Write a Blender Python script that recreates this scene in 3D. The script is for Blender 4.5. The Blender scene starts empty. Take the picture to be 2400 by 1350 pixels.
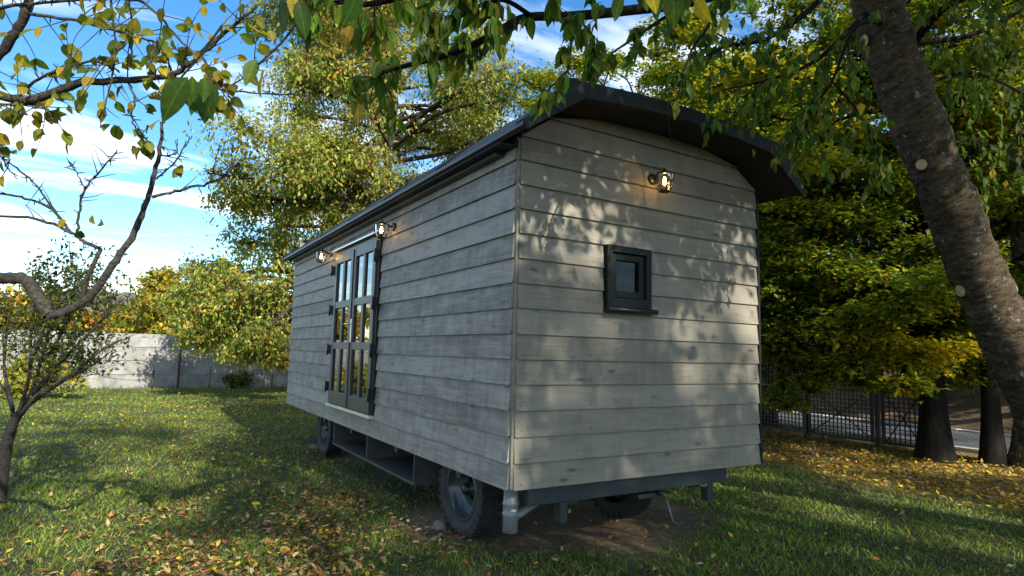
import bpy, math, random
import numpy as np
from mathutils import Vector, Matrix

rng = np.random.default_rng(7)
random.seed(7)
R_ = math.radians
scn = bpy.context.scene
COL = scn.collection

# ------------------------------------------------------------------ camera
CAM = np.array([-2.150, -3.511, 1.463])
RM = np.array([[0.8540953044, -0.0753578281, -0.5146284181],
               [-0.5195170006, -0.0761100435, -0.8510636564],
               [0.0249659175, 0.9942476850, -0.1041549036]])
FPX = 1442.7
cd = bpy.data.cameras.new('camera')
cam = bpy.data.objects.new('camera', cd)
COL.objects.link(cam)
m4 = Matrix([list(RM[i]) + [CAM[i]] for i in range(3)] + [[0, 0, 0, 1]])
cam.matrix_world = m4
cd.sensor_width = 36.0
cd.lens = 36.0 * FPX / 2400.0
cd.clip_start = 0.05
cd.clip_end = 6000
scn.camera = cam

# ------------------------------------------------------------------ sky and sun
SUN_EL = 29.0
SUN_AZ = Vector((0.045, -0.999, 0)).normalized()
world = bpy.data.worlds.new('World')
scn.world = world
world.use_nodes = True
wn, wl = world.node_tree.nodes, world.node_tree.links
wn.clear()
def N(nodes, typ, **kw):
    n = nodes.new(typ)
    for k, v in kw.items():
        setattr(n, k, v)
    return n
sky = N(wn, 'ShaderNodeTexSky', sky_type='NISHITA', sun_disc=False)
sky.sun_elevation = R_(SUN_EL)
sky.sun_rotation = math.atan2(SUN_AZ.x, SUN_AZ.y)
sky.air_density = 1.0
sky.dust_density = 0.0
sky.ozone_density = 2.0
hsv = N(wn, 'ShaderNodeHueSaturation')
hsv.inputs['Saturation'].default_value = 1.32
hsv.inputs['Value'].default_value = 0.58
wl.new(sky.outputs[0], hsv.inputs['Color'])
tc = N(wn, 'ShaderNodeTexCoord')
sep = N(wn, 'ShaderNodeSeparateXYZ')
wl.new(tc.outputs['Generated'], sep.inputs[0])
zz = N(wn, 'ShaderNodeMath', operation='MAXIMUM'); zz.inputs[1].default_value = 0.0
wl.new(sep.outputs['Z'], zz.inputs[0])
za = N(wn, 'ShaderNodeMath', operation='ADD'); za.inputs[1].default_value = 0.12
wl.new(zz.outputs[0], za.inputs[0])
dx = N(wn, 'ShaderNodeMath', operation='DIVIDE'); dy = N(wn, 'ShaderNodeMath', operation='DIVIDE')
wl.new(sep.outputs['X'], dx.inputs[0]); wl.new(za.outputs[0], dx.inputs[1])
wl.new(sep.outputs['Y'], dy.inputs[0]); wl.new(za.outputs[0], dy.inputs[1])
cmb = N(wn, 'ShaderNodeCombineXYZ')
wl.new(dx.outputs[0], cmb.inputs['X']); wl.new(dy.outputs[0], cmb.inputs['Y'])
mp = N(wn, 'ShaderNodeMapping')
mp.inputs['Rotation'].default_value = (0, 0, R_(38))
mp.inputs['Scale'].default_value = (0.75, 1.5, 1.0)
mp.inputs['Location'].default_value = (1.7, 0.4, 0.0)
wl.new(cmb.outputs[0], mp.inputs['Vector'])
cn = N(wn, 'ShaderNodeTexNoise')
cn.inputs['Scale'].default_value = 0.95; cn.inputs['Detail'].default_value = 9
cn.inputs['Roughness'].default_value = 0.56; cn.inputs['Distortion'].default_value = 0.55
wl.new(mp.outputs[0], cn.inputs['Vector'])
cr = N(wn, 'ShaderNodeValToRGB')
cr.color_ramp.elements[0].position = 0.49; cr.color_ramp.elements[0].color = (0, 0, 0, 1)
cr.color_ramp.elements[1].position = 0.76; cr.color_ramp.elements[1].color = (1, 1, 1, 1)
wl.new(cn.outputs['Fac'], cr.inputs[0])
cm = N(wn, 'ShaderNodeMath', operation='MULTIPLY'); cm.inputs[1].default_value = 0.9
wl.new(cr.outputs[0], cm.inputs[0])
mixc = N(wn, 'ShaderNodeMixRGB')
mixc.inputs['Color2'].default_value = (8.2, 7.75, 7.2, 1)
wl.new(cm.outputs[0], mixc.inputs['Fac'])
wl.new(hsv.outputs[0], mixc.inputs['Color1'])
bg = N(wn, 'ShaderNodeBackground'); bg.inputs['Strength'].default_value = 0.15
wl.new(mixc.outputs[0], bg.inputs['Color'])
wo = N(wn, 'ShaderNodeOutputWorld')
wl.new(bg.outputs[0], wo.inputs['Surface'])

sd = bpy.data.lights.new('sun', 'SUN')
sd.energy = 3.1
sd.angle = R_(0.53)
sd.color = (1.0, 0.93, 0.80)
sun = bpy.data.objects.new('sun', sd)
COL.objects.link(sun)
to_sun = Vector((SUN_AZ.x * math.cos(R_(SUN_EL)), SUN_AZ.y * math.cos(R_(SUN_EL)), math.sin(R_(SUN_EL))))
sun.rotation_euler = to_sun.to_track_quat('Z', 'Y').to_euler()
sun.location = (0, -10, 12)

vs = scn.view_settings
vs.view_transform = 'Standard'
vs.look = 'None'
vs.gamma = 1.0
vs.use_curve_mapping = False
vs.exposure = 1.55
scn.render.engine = 'CYCLES'
scn.cycles.max_bounces = 6
scn.cycles.transparent_max_bounces = 12

# ------------------------------------------------------------------ helpers
def at(px, py, depth):
    """point seen at photo pixel (2400x1350) at a distance along the view axis"""
    d = RM @ np.array([(px - 1200) / FPX, -(py - 675) / FPX, -1.0])
    return CAM + d * depth

def ground(px, py, z=0.0):
    d = RM @ np.array([(px - 1200) / FPX, -(py - 675) / FPX, -1.0])
    return CAM + d * ((z - CAM[2]) / d[2])

def depth_of(p):
    return float(-((np.asarray(p) - CAM) @ RM)[2])

def project(P):
    q = (np.asarray(P, float) - CAM) @ RM
    z = -q[..., 2]
    return 1200 + FPX * q[..., 0] / z, 675 - FPX * q[..., 1] / z, z

def link(o, parent=None):
    COL.objects.link(o)
    if parent is not None:
        o.parent = parent
    return o

def tag(o, label=None, cat=None, group=None, kind=None):
    if label: o['label'] = label
    if cat: o['category'] = cat
    if group: o['group'] = group
    if kind: o['kind'] = kind
    return o

def empty(name, loc, parent=None):
    o = bpy.data.objects.new(name, None)
    o.location = tuple(float(c) for c in loc)
    o.empty_display_size = 0.2
    return link(o, parent)

def np_mesh(name, V, F, colors=None, smooth=False):
    """V (n,3); F (m,k) all the same k; colors (n,3) point colours"""
    V = np.ascontiguousarray(V, dtype=np.float32); F = np.ascontiguousarray(F, dtype=np.int32)
    me = bpy.data.meshes.new(name)
    k = F.shape[1]
    me.vertices.add(len(V)); me.vertices.foreach_set('co', V.ravel())
    me.loops.add(F.size); me.loops.foreach_set('vertex_index', F.ravel())
    me.polygons.add(len(F))
    me.polygons.foreach_set('loop_start', np.arange(0, F.size, k, dtype=np.int32))
    if smooth:
        me.polygons.foreach_set('use_smooth', np.ones(len(F), dtype=bool))
    me.update(calc_edges=True)
    if colors is not None:
        a = me.color_attributes.new('tint', 'FLOAT_COLOR', 'POINT')
        c4 = np.ones((len(V), 4), np.float32); c4[:, :3] = colors
        a.data.foreach_set('color', c4.ravel())
    return me

class MB:
    """collects shapes that make up ONE mesh object"""
    def __init__(s):
        s.v = []; s.f = []; s.sm = []
    def add(s, vs_, fs, smooth=False):
        o = len(s.v)
        s.v += [tuple(float(c) for c in v) for v in vs_]
        s.f += [tuple(i + o for i in f) for f in fs]
        s.sm += [smooth] * len(fs)
        return s
    def box(s, x0, x1, y0, y1, z0, z1):
        v = [(x0, y0, z0), (x1, y0, z0), (x1, y1, z0), (x0, y1, z0), (x0, y0, z1), (x1, y0, z1), (x1, y1, z1), (x0, y1, z1)]
        return s.add(v, [(0, 3, 2, 1), (4, 5, 6, 7), (0, 1, 5, 4), (1, 2, 6, 5), (2, 3, 7, 6), (3, 0, 4, 7)])
    def hexa(s, v):
        return s.add(v, [(0, 3, 2, 1), (4, 5, 6, 7), (0, 1, 5, 4), (1, 2, 6, 5), (2, 3, 7, 6), (3, 0, 4, 7)])
    def prism(s, poly, lift):
        """poly: 3-D polygon, lift: offset vector"""
        n = len(poly); p = [np.array(q, float) for q in poly]; q = [a + np.array(lift, float) for a in p]
        return s.add(p + q, [tuple(range(n - 1, -1, -1)), tuple(range(n, 2 * n))] +
                     [(i, (i + 1) % n, n + (i + 1) % n, n + i) for i in range(n)])
    def tube(s, path, radii, n=8, caps=True, smooth=True):
        v, f = tube_arrays(np.array(path, float), np.broadcast_to(np.array(radii, float), (len(path),)), n)
        f = [tuple(q) for q in f]
        if caps:
            f.append(tuple(range(n - 1, -1, -1))); f.append(tuple(range(len(v) - n, len(v))))
        return s.add(v, f, smooth)
    def lathe(s, prof, c, axis='Z', n=24, smooth=True):
        """prof: list of (r, h) along the axis"""
        v = []
        for r, h in prof:
            for k in range(n):
                a = 2 * math.pi * k / n
                x, y = r * math.cos(a), r * math.sin(a)
                if axis == 'Z': v.append((c[0] + x, c[1] + y, c[2] + h))
                elif axis == 'X': v.append((c[0] + h, c[1] + x, c[2] + y))
                else: v.append((c[0] + x, c[1] + h, c[2] - y))
        f = []
        for i in range(len(prof) - 1):
            for k in range(n):
                k2 = (k + 1) % n
                f.append((i * n + k, i * n + k2, (i + 1) * n + k2, (i + 1) * n + k))
        f.append(tuple(range(n - 1, -1, -1)))
        f.append(tuple(range((len(prof) - 1) * n, len(prof) * n)))
        return s.add(v, f, smooth)
    def build(s, name, mat, parent=None, bevel=0.0):
        me = bpy.data.meshes.new(name)
        me.from_pydata(s.v, [], s.f)
        me.polygons.foreach_set('use_smooth', np.array(s.sm, dtype=bool))
        me.update()
        if mat is not None:
            me.materials.append(mat)
        o = bpy.data.objects.new(name, me)
        if bevel:
            b = o.modifiers.new('edge', 'BEVEL'); b.width = bevel; b.segments = 2; b.limit_method = 'ANGLE'
        return link(o, parent)

def tube_arrays(P, Rr, n):
    m = len(P)
    T = np.gradient(P, axis=0)
    T /= np.linalg.norm(T, axis=1, keepdims=True) + 1e-9
    ref = np.array([0.0, 0.0, 1.0]) if abs(T[0, 2]) < 0.9 else np.array([1.0, 0, 0])
    U = np.cross(T, ref)
    bad = np.linalg.norm(U, axis=1) < 0.15
    U[bad] = np.cross(T[bad], [0.3, 0.9, 0.1])
    U /= np.linalg.norm(U, axis=1, keepdims=True)
    Wv = np.cross(T, U)
    a = np.arange(n) * 2 * np.pi / n
    V = P[:, None, :] + Rr[:, None, None] * (np.cos(a)[None, :, None] * U[:, None, :] + np.sin(a)[None, :, None] * Wv[:, None, :])
    i = np.arange(m - 1)[:, None]; k = np.arange(n)[None, :]; k2 = (k + 1) % n
    F = np.stack([i * n + k, i * n + k2, (i + 1) * n + k2, (i + 1) * n + k], -1).reshape(-1, 4)
    return V.reshape(-1, 3), F

class Tubes:
    def __init__(s): s.V = []; s.F = []; s.n = 0
    def add(s, P, Rr, n=6):
        v, f = tube_arrays(np.asarray(P, float), np.asarray(Rr, float), n)
        s.V.append(v); s.F.append(f + s.n); s.n += len(v)
    def mesh(s, name, off=(0, 0, 0)):
        return np_mesh(name, np.concatenate(s.V) - np.array(off), np.concatenate(s.F), smooth=True)

def smooth_path(P, k=6):
    """Catmull-Rom through the points"""
    P = np.array(P, float)
    if len(P) < 3:
        t = np.linspace(0, 1, k + 1)[:, None]
        return P[0] * (1 - t) + P[-1] * t
    Q = np.vstack([2 * P[0] - P[1], P, 2 * P[-1] - P[-2]])
    out = []
    for i in range(1, len(Q) - 2):
        p0, p1, p2, p3 = Q[i - 1], Q[i], Q[i + 1], Q[i + 2]
        for t in np.linspace(0, 1, k, endpoint=False):
            out.append(0.5 * (2 * p1 + (p2 - p0) * t + (2 * p0 - 5 * p1 + 4 * p2 - p3) * t * t + (3 * p1 - p0 - 3 * p2 + p3) * t ** 3))
    out.append(P[-1])
    return np.array(out)

def vnoise(x, y, seed=0):
    """2-D value noise, 0..1"""
    r = np.random.default_rng(seed).random((64, 64))
    xi = np.floor(x).astype(int); yi = np.floor(y).astype(int)
    fx = x - xi; fy = y - yi
    fx = fx * fx * (3 - 2 * fx); fy = fy * fy * (3 - 2 * fy)
    g = lambda a, b: r[a % 64, b % 64]
    return (g(xi, yi) * (1 - fx) + g(xi + 1, yi) * fx) * (1 - fy) + (g(xi, yi + 1) * (1 - fx) + g(xi + 1, yi + 1) * fx) * fy

def unit(a):
    return a / (np.linalg.norm(a, axis=-1, keepdims=True) + 1e-9)

# ------------------------------------------------------------------ materials
def new_mat(name):
    m = bpy.data.materials.new(name)
    m.use_nodes = True
    nt = m.node_tree
    return m, nt.nodes, nt.links, nt.nodes['Principled BSDF']

def ramp(nodes, stops):
    r = nodes.new('ShaderNodeValToRGB')
    e = r.color_ramp.elements
    while len(e) < len(stops): e.new(0.5)
    for i, (p, c) in enumerate(stops):
        e[i].position = p; e[i].color = (*c, 1)
    return r

def plain(name, col, rough=0.5, metal=0.0, var=0.15, scale=6.0, bump=0.0, spec=0.5):
    m, n, l, b = new_mat(name)
    tcn = n.new('ShaderNodeTexCoord'); no = n.new('ShaderNodeTexNoise')
    no.inputs['Scale'].default_value = scale; no.inputs['Detail'].default_value = 6
    l.new(tcn.outputs['Object'], no.inputs['Vector'])
    c = np.array(col)
    r = ramp(n, [(0.3, tuple(c * (1 - var))), (0.7, tuple(np.minimum(c * (1 + var), 1)))])
    l.new(no.outputs['Fac'], r.inputs[0]); l.new(r.outputs[0], b.inputs['Base Color'])
    b.inputs['Roughness'].default_value = rough; b.inputs['Metallic'].default_value = metal
    b.inputs['Specular IOR Level'].default_value = spec
    if bump:
        bp = n.new('ShaderNodeBump'); bp.inputs['Strength'].default_value = bump; bp.inputs['Distance'].default_value = 0.01
        l.new(no.outputs['Fac'], bp.inputs['Height']); l.new(bp.outputs[0], b.inputs['Normal'])
    return m

def wood_mat(name, axis, dark, mid, light):
    """stained sawn boards; axis 0 = grain along X, 1 = grain along Y. Board tint and figure vary with the object."""
    m, n, l, b = new_mat(name)
    tcn = n.new('ShaderNodeTexCoord'); oi = n.new('ShaderNodeObjectInfo')
    off = n.new('ShaderNodeMath'); off.operation = 'MULTIPLY'; off.inputs[1].default_value = 37.0
    l.new(oi.outputs['Random'], off.inputs[0])
    addv = n.new('ShaderNodeVectorMath'); addv.operation = 'ADD'
    l.new(tcn.outputs['Object'], addv.inputs[0]); l.new(off.outputs[0], addv.inputs[1])
    def mapped(sl, sc):
        mpn = n.new('ShaderNodeMapping')
        mpn.inputs['Scale'].default_value = (sl, sc, sc) if axis == 0 else (sc, sl, sc)
        l.new(addv.outputs[0], mpn.inputs['Vector'])
        return mpn.outputs[0]
    fine = n.new('ShaderNodeTexNoise'); fine.inputs['Scale'].default_value = 1.0; fine.inputs['Detail'].default_value = 8
    fine.inputs['Roughness'].default_value = 0.65
    l.new(mapped(2.5, 70), fine.inputs['Vector'])
    wav = n.new('ShaderNodeTexNoise'); wav.inputs['Scale'].default_value = 1.0; wav.inputs['Detail'].default_value = 2
    l.new(mapped(0.9, 7), wav.inputs['Vector'])
    mul = n.new('ShaderNodeMath'); mul.operation = 'MULTIPLY'; mul.inputs[1].default_value = 15.0
    l.new(wav.outputs['Fac'], mul.inputs[0])
    fr = n.new('ShaderNodeMath'); fr.operation = 'PINGPONG'; fr.inputs[1].default_value = 1.0
    l.new(mul.outputs[0], fr.inputs[0])
    blot = n.new('ShaderNodeTexNoise'); blot.inputs['Scale'].default_value = 1.0; blot.inputs['Detail'].default_value = 5
    l.new(mapped(3.2, 6), blot.inputs['Vector'])
    # saw marks / runs across the board
    runs = n.new('ShaderNodeTexNoise'); runs.inputs['Scale'].default_value = 1.0; runs.inputs['Detail'].default_value = 4
    l.new(mapped(14, 4.0), runs.inputs['Vector'])
    vor = n.new('ShaderNodeTexVoronoi'); vor.inputs['Scale'].default_value = 1.0
    l.new(mapped(2.6, 7.5), vor.inputs['Vector'])
    kn = ramp(n, [(0.05, (0.30, 0.29, 0.28)), (0.15, (1, 1, 1))])
    l.new(vor.outputs['Distance'], kn.inputs[0])
    a1 = n.new('ShaderNodeMath'); a1.operation = 'MULTIPLY_ADD'; a1.inputs[1].default_value = 0.10
    l.new(fr.outputs[0], a1.inputs[0])
    a2 = n.new('ShaderNodeMath'); a2.operation = 'MULTIPLY_ADD'; a2.inputs[1].default_value = 0.50; a2.inputs[2].default_value = -0.13
    l.new(fine.outputs['Fac'], a2.inputs[0]); l.new(a2.outputs[0], a1.inputs[2])
    a3 = n.new('ShaderNodeMath'); a3.operation = 'MULTIPLY_ADD'; a3.inputs[1].default_value = 0.48
    l.new(blot.outputs['Fac'], a3.inputs[0]); l.new(a1.outputs[0], a3.inputs[2])
    a4 = n.new('ShaderNodeMath'); a4.operation = 'MULTIPLY_ADD'; a4.inputs[1].default_value = 0.40
    l.new(runs.outputs['Fac'], a4.inputs[0]); l.new(a3.outputs[0], a4.inputs[2])
    a5 = n.new('ShaderNodeMath'); a5.operation = 'MULTIPLY_ADD'; a5.inputs[1].default_value = 0.22
    l.new(oi.outputs['Random'], a5.inputs[0]); l.new(a4.outputs[0], a5.inputs[2])
    rp = ramp(n, [(0.40, dark), (0.62, mid), (0.86, light)])
    l.new(a5.outputs[0], rp.inputs[0])
    mx = n.new('ShaderNodeMixRGB'); mx.blend_type = 'MULTIPLY'; mx.inputs['Fac'].default_value = 0.75
    l.new(rp.outputs[0], mx.inputs['Color1']); l.new(kn.outputs[0], mx.inputs['Color2'])
    l.new(mx.outputs[0], b.inputs['Base Color'])
    b.inputs['Roughness'].default_value = 0.62
    b.inputs['Specular IOR Level'].default_value = 0.35
    bp = n.new('ShaderNodeBump'); bp.inputs['Strength'].default_value = 0.35; bp.inputs['Distance'].default_value = 0.004
    l.new(a4.outputs[0], bp.inputs['Height']); l.new(bp.outputs[0], b.inputs['Normal'])
    return m

def leaf_mat(name, per_object=False, trans=0.42, rough=0.45, spec=0.4):
    m, n, l, b = new_mat(name)
    if per_object:
        src = n.new('ShaderNodeObjectInfo').outputs['Color']
    else:
        a = n.new('ShaderNodeAttribute'); a.attribute_name = 'tint'; src = a.outputs['Color']
    tcn = n.new('ShaderNodeTexCoord'); no = n.new('ShaderNodeTexNoise')
    no.inputs['Scale'].default_value = 9.0 if per_object else 25.0; no.inputs['Detail'].default_value = 3
    l.new(tcn.outputs['Object'], no.inputs['Vector'])
    r = ramp(n, [(0.3, (0.72, 0.72, 0.72)), (0.7, (1.15, 1.15, 1.1))])
    l.new(no.outputs['Fac'], r.inputs[0])
    mx = n.new('ShaderNodeMixRGB'); mx.blend_type = 'MULTIPLY'; mx.inputs['Fac'].default_value = 1.0
    l.new(src, mx.inputs['Color1']); l.new(r.outputs[0], mx.inputs['Color2'])
    if per_object:      # midrib and side veins
        sp = n.new('ShaderNodeSeparateXYZ'); l.new(tcn.outputs['Object'], sp.inputs[0])
        ab = n.new('ShaderNodeMath'); ab.operation = 'ABSOLUTE'; l.new(sp.outputs['Y'], ab.inputs[0])
        sk = n.new('ShaderNodeMath'); sk.operation = 'MULTIPLY_ADD'; sk.inputs[1].default_value = -0.9
        l.new(ab.outputs[0], sk.inputs[0]); l.new(sp.outputs['X'], sk.inputs[2])
        fq = n.new('ShaderNodeMath'); fq.operation = 'MULTIPLY'; fq.inputs[1].default_value = 9.0; l.new(sk.outputs[0], fq.inputs[0])
        pg = n.new('ShaderNodeMath'); pg.operation = 'PINGPONG'; pg.inputs[1].default_value = 0.5; l.new(fq.outputs[0], pg.inputs[0])
        v1 = ramp(n, [(0.0, (1.35, 1.35, 1.2)), (0.10, (1, 1, 1))]); l.new(pg.outputs[0], v1.inputs[0])
        v2 = ramp(n, [(0.008, (1.7, 1.7, 1.5)), (0.022, (1, 1, 1))]); l.new(ab.outputs[0], v2.inputs[0])
        for vv in (v1, v2):
            mv = n.new('ShaderNodeMixRGB'); mv.blend_type = 'MULTIPLY'; mv.inputs['Fac'].default_value = 1.0
            l.new(mx.outputs[0], mv.inputs['Color1']); l.new(vv.outputs[0], mv.inputs['Color2']); mx = mv
    l.new(mx.outputs[0], b.inputs['Base Color'])
    b.inputs['Roughness'].default_value = rough; b.inputs['Specular IOR Level'].default_value = spec
    tr = n.new('ShaderNodeBsdfTranslucent')
    g = n.new('ShaderNodeMixRGB'); g.blend_type = 'MULTIPLY'; g.inputs['Fac'].default_value = 1.0
    g.inputs['Color2'].default_value = (1.25, 1.3, 0.55, 1)
    l.new(mx.outputs[0], g.inputs['Color1']); l.new(g.outputs[0], tr.inputs['Color'])
    ms = n.new('ShaderNodeMixShader'); ms.inputs[0].default_value = trans
    l.new(b.outputs[0], ms.inputs[1]); l.new(tr.outputs[0], ms.inputs[2])
    l.new(ms.outputs[0], n['Material Output'].inputs['Surface'])
    return m

def bark_mat(name, dark, light, lichen=None, stretch=(1, 1, 0.3), scale=14.0, lich_lo=0.62, along=False):
    m, n, l, b = new_mat(name)
    tcn = n.new('ShaderNodeTexCoord'); mpn = n.new('ShaderNodeMapping'); mpn.inputs['Scale'].default_value = stretch
    if along:       # trunk coordinates (round the stem, along the stem) stored on the mesh
        at_ = n.new('ShaderNodeAttribute'); at_.attribute_name = 'tint'
        l.new(at_.outputs['Color'], mpn.inputs['Vector'])
    else:
        l.new(tcn.outputs['Object'], mpn.inputs['Vector'])
    no = n.new('ShaderNodeTexNoise'); no.inputs['Scale'].default_value = scale; no.inputs['Detail'].default_value = 9
    no.inputs['Roughness'].default_value = 0.7
    l.new(mpn.outputs[0], no.inputs['Vector'])
    r = ramp(n, [(0.35, dark), (0.68, light)])
    l.new(no.outputs['Fac'], r.inputs[0])
    src = r.outputs[0]
    if lichen is not None:
        n2 = n.new('ShaderNodeTexNoise'); n2.inputs['Scale'].default_value = 13.0; n2.inputs['Detail'].default_value = 7
        n2.inputs['Roughness'].default_value = 0.75
        l.new(tcn.outputs['Object'], n2.inputs['Vector'])
        r2 = ramp(n, [(lich_lo, (0, 0, 0)), (lich_lo + 0.05, (1, 1, 1))])
        l.new(n2.outputs['Fac'], r2.inputs[0])
        mx = n.new('ShaderNodeMixRGB'); mx.inputs['Color2'].default_value = (*lichen, 1)
        l.new(r2.outputs[0], mx.inputs['Fac']); l.new(src, mx.inputs['Color1'])
        src = mx.outputs[0]
    l.new(src, b.inputs['Base Color'])
    b.inputs['Roughness'].default_value = 0.9; b.inputs['Specular IOR Level'].default_value = 0.12
    bp = n.new('ShaderNodeBump'); bp.inputs['Strength'].default_value = 1.0; bp.inputs['Distance'].default_value = 0.05 if along else 0.02
    l.new(no.outputs['Fac'], bp.inputs['Height']); l.new(bp.outputs[0], b.inputs['Normal'])
    return m

def glass_mat(name, tint=(0.55, 0.58, 0.58), ior=1.9):
    m, n, l, b = new_mat(name)
    n.remove(b)
    t = n.new('ShaderNodeBsdfTransparent'); t.inputs['Color'].default_value = (*tint, 1)
    g = n.new('ShaderNodeBsdfGlossy'); g.inputs['Roughness'].default_value = 0.015
    g.inputs['Color'].default_value = (0.95, 0.97, 1, 1)
    fz = n.new('ShaderNodeFresnel'); fz.inputs['IOR'].default_value = ior
    ms = n.new('ShaderNodeMixShader')
    l.new(fz.outputs[0], ms.inputs[0]); l.new(t.outputs[0], ms.inputs[1]); l.new(g.outputs[0], ms.inputs[2])
    l.new(ms.outputs[0], n['Material Output'].inputs['Surface'])
    return m

def emit_mat(name, col, s):
    m, n, l, b = new_mat(name)
    b.inputs['Emission Color'].default_value = (*col, 1); b.inputs['Emission Strength'].default_value = s
    b.inputs['Base Color'].default_value = (*col, 1)
    return m

M = {}
M['board_side'] = wood_mat('stained_board_side', 1, (0.092, 0.084, 0.071), (0.182, 0.168, 0.145), (0.315, 0.293, 0.255))
M['board_end'] = wood_mat('stained_board_end_warm_light', 0, (0.140, 0.124, 0.092), (0.194, 0.174, 0.133), (0.252, 0.229, 0.18))  # same paint as the long side; this wall's warmer light is mixed into the tones
M['black_metal'] = plain('black_lacquer', (0.012, 0.014, 0.016), 0.38, 0.0, 0.25)
M['anthracite'] = plain('anthracite_paint', (0.010, 0.013, 0.013), 0.6, 0.0, 0.15, spec=0.25)
M['door_paint'] = plain('door_paint', (0.040, 0.044, 0.046), 0.42, 0.0, 0.10)
M['roof_metal'] = plain('roof_sheet', (0.040, 0.047, 0.055), 0.45, 0.2, 0.12, 3.0)
M['chassis'] = plain('chassis_paint', (0.030, 0.040, 0.043), 0.45, 0.0, 0.2, 4)
M['store'] = plain('store_board', (0.045, 0.048, 0.050), 0.6, 0.0, 0.2, 5)
M['rubber'] = plain('tyre_rubber', (0.022, 0.022, 0.023), 0.75, 0.0, 0.35, 9, 0.15)
M['rim'] = plain('rim_paint', (0.055, 0.072, 0.078), 0.28, 0.2, 0.15, 5)
M['pvc'] = plain('grey_pvc', (0.21, 0.225, 0.235), 0.4, 0.0, 0.06)
M['alu'] = plain('bare_aluminium', (0.72, 0.72, 0.70), 0.35, 0.6, 0.06)
M['white'] = plain('white_plastic', (0.75, 0.75, 0.72), 0.4)
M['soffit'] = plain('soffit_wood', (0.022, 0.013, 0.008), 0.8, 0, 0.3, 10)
M['inner'] = plain('room_lining', (0.16, 0.12, 0.085), 0.8, 0, 0.2)
M['glass'] = glass_mat('pane_glass', (0.30, 0.32, 0.31), 3.6)
M['window_glass'] = glass_mat('window_glass', (0.30, 0.32, 0.30), 1.28)
M['lamp_glass'] = glass_mat('lamp_glass', (0.95, 0.82, 0.60), 1.35)
M['bulb'] = emit_mat('lit_bulb', (1.0, 0.64, 0.26), 26.0)
M['leaf'] = leaf_mat('foliage', False, 0.5, 0.55, 0.18)
M['leaf_one'] = leaf_mat('single_leaf', True, 0.6, 0.5, 0.18)
M['dead_leaf'] = leaf_mat('fallen_foliage', False, 0.15, 0.7, 0.2)
M['dead_leaf_one'] = leaf_mat('fallen_single_leaf', True, 0.12, 0.65, 0.25)
M['grass'] = leaf_mat('grass_blades', False, 0.30, 0.6, 0.2)
M['bark'] = bark_mat('tree_bark', (0.02, 0.017, 0.013), (0.09, 0.075, 0.06))
M['bark_cherry'] = bark_mat('cherry_bark', (0.028, 0.0195, 0.012), (0.17, 0.128, 0.082), (0.30, 0.32, 0.28), (1.0, 1.0, 3.4), 10.0, 0.59, True)
M['bark_mossy'] = bark_mat('lichened_bark', (0.03, 0.022, 0.014), (0.14, 0.10, 0.06), (0.36, 0.34, 0.27), (1, 1, 0.8), 12, 0.55)
M['bark_grey'] = bark_mat('grey_twig_bark', (0.035, 0.030, 0.024), (0.13, 0.115, 0.097), None, (1, 1, 1), 60.0)
M['bark_dark'] = bark_mat('dark_bark', (0.008, 0.007, 0.006), (0.024, 0.020, 0.016))
M['cut_wood'] = plain('cut_wood', (0.52, 0.36, 0.19), 0.8, 0, 0.25, 30)
M['rust'] = plain('rusty_iron', (0.075, 0.03, 0.022), 0.8, 0, 0.4, 20)
M['steel'] = plain('galvanised_steel', (0.16, 0.165, 0.165), 0.5, 0.4, 0.15)
M['stone'] = plain('field_stone', (0.17, 0.15, 0.12), 0.9, 0, 0.3, 12, 0.5)
M['kerb'] = plain('kerb_concrete', (0.42, 0.42, 0.40), 0.85, 0, 0.15, 8, 0.2)
M['asphalt'] = plain('asphalt', (0.085, 0.090, 0.098), 0.85, 0, 0.15, 40, 0.2)
M['bank'] = plain('leafy_bank', (0.10, 0.062, 0.03), 0.95, 0, 0.55, 2.5, 0.8)
M['hill'] = plain('wooded_hill', (0.11, 0.10, 0.07), 0.95, 0, 0.55, 0.12, 0.3)

def concrete():
    m, n, l, b = new_mat('cast_concrete')
    tcn = n.new('ShaderNodeTexCoord'); oi = n.new('ShaderNodeObjectInfo')
    no = n.new('ShaderNodeTexNoise'); no.inputs['Scale'].default_value = 2.2; no.inputs['Detail'].default_value = 9
    no.inputs['Roughness'].default_value = 0.62; no.inputs['Distortion'].default_value = 0.4
    av = n.new('ShaderNodeVectorMath'); av.operation = 'ADD'
    mu = n.new('ShaderNodeMath'); mu.operation = 'MULTIPLY'; mu.inputs[1].default_value = 50
    l.new(oi.outputs['Random'], mu.inputs[0]); l.new(tcn.outputs['Object'], av.inputs[0]); l.new(mu.outputs[0], av.inputs[1])
    l.new(av.outputs[0], no.inputs['Vector'])
    ad = n.new('ShaderNodeMath'); ad.operation = 'MULTIPLY_ADD'; ad.inputs[1].default_value = 0.12
    l.new(oi.outputs['Random'], ad.inputs[0]); l.new(no.outputs['Fac'], ad.inputs[2])
    r = ramp(n, [(0.34, (0.17, 0.165, 0.155)), (0.55, (0.27, 0.265, 0.25)), (0.78, (0.40, 0.395, 0.375))])
    l.new(ad.outputs[0], r.inputs[0]); l.new(r.outputs[0], b.inputs['Base Color'])
    b.inputs['Roughness'].default_value = 0.9
    bp = n.new('ShaderNodeBump'); bp.inputs['Strength'].default_value = 0.3; bp.inputs['Distance'].default_value = 0.02
    l.new(no.outputs['Fac'], bp.inputs['Height']); l.new(bp.outputs[0], b.inputs['Normal'])
    return m
M['concrete'] = concrete()

W, L, Z0, EX = 2.497, 6.925, 0.57, 0.17

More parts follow.
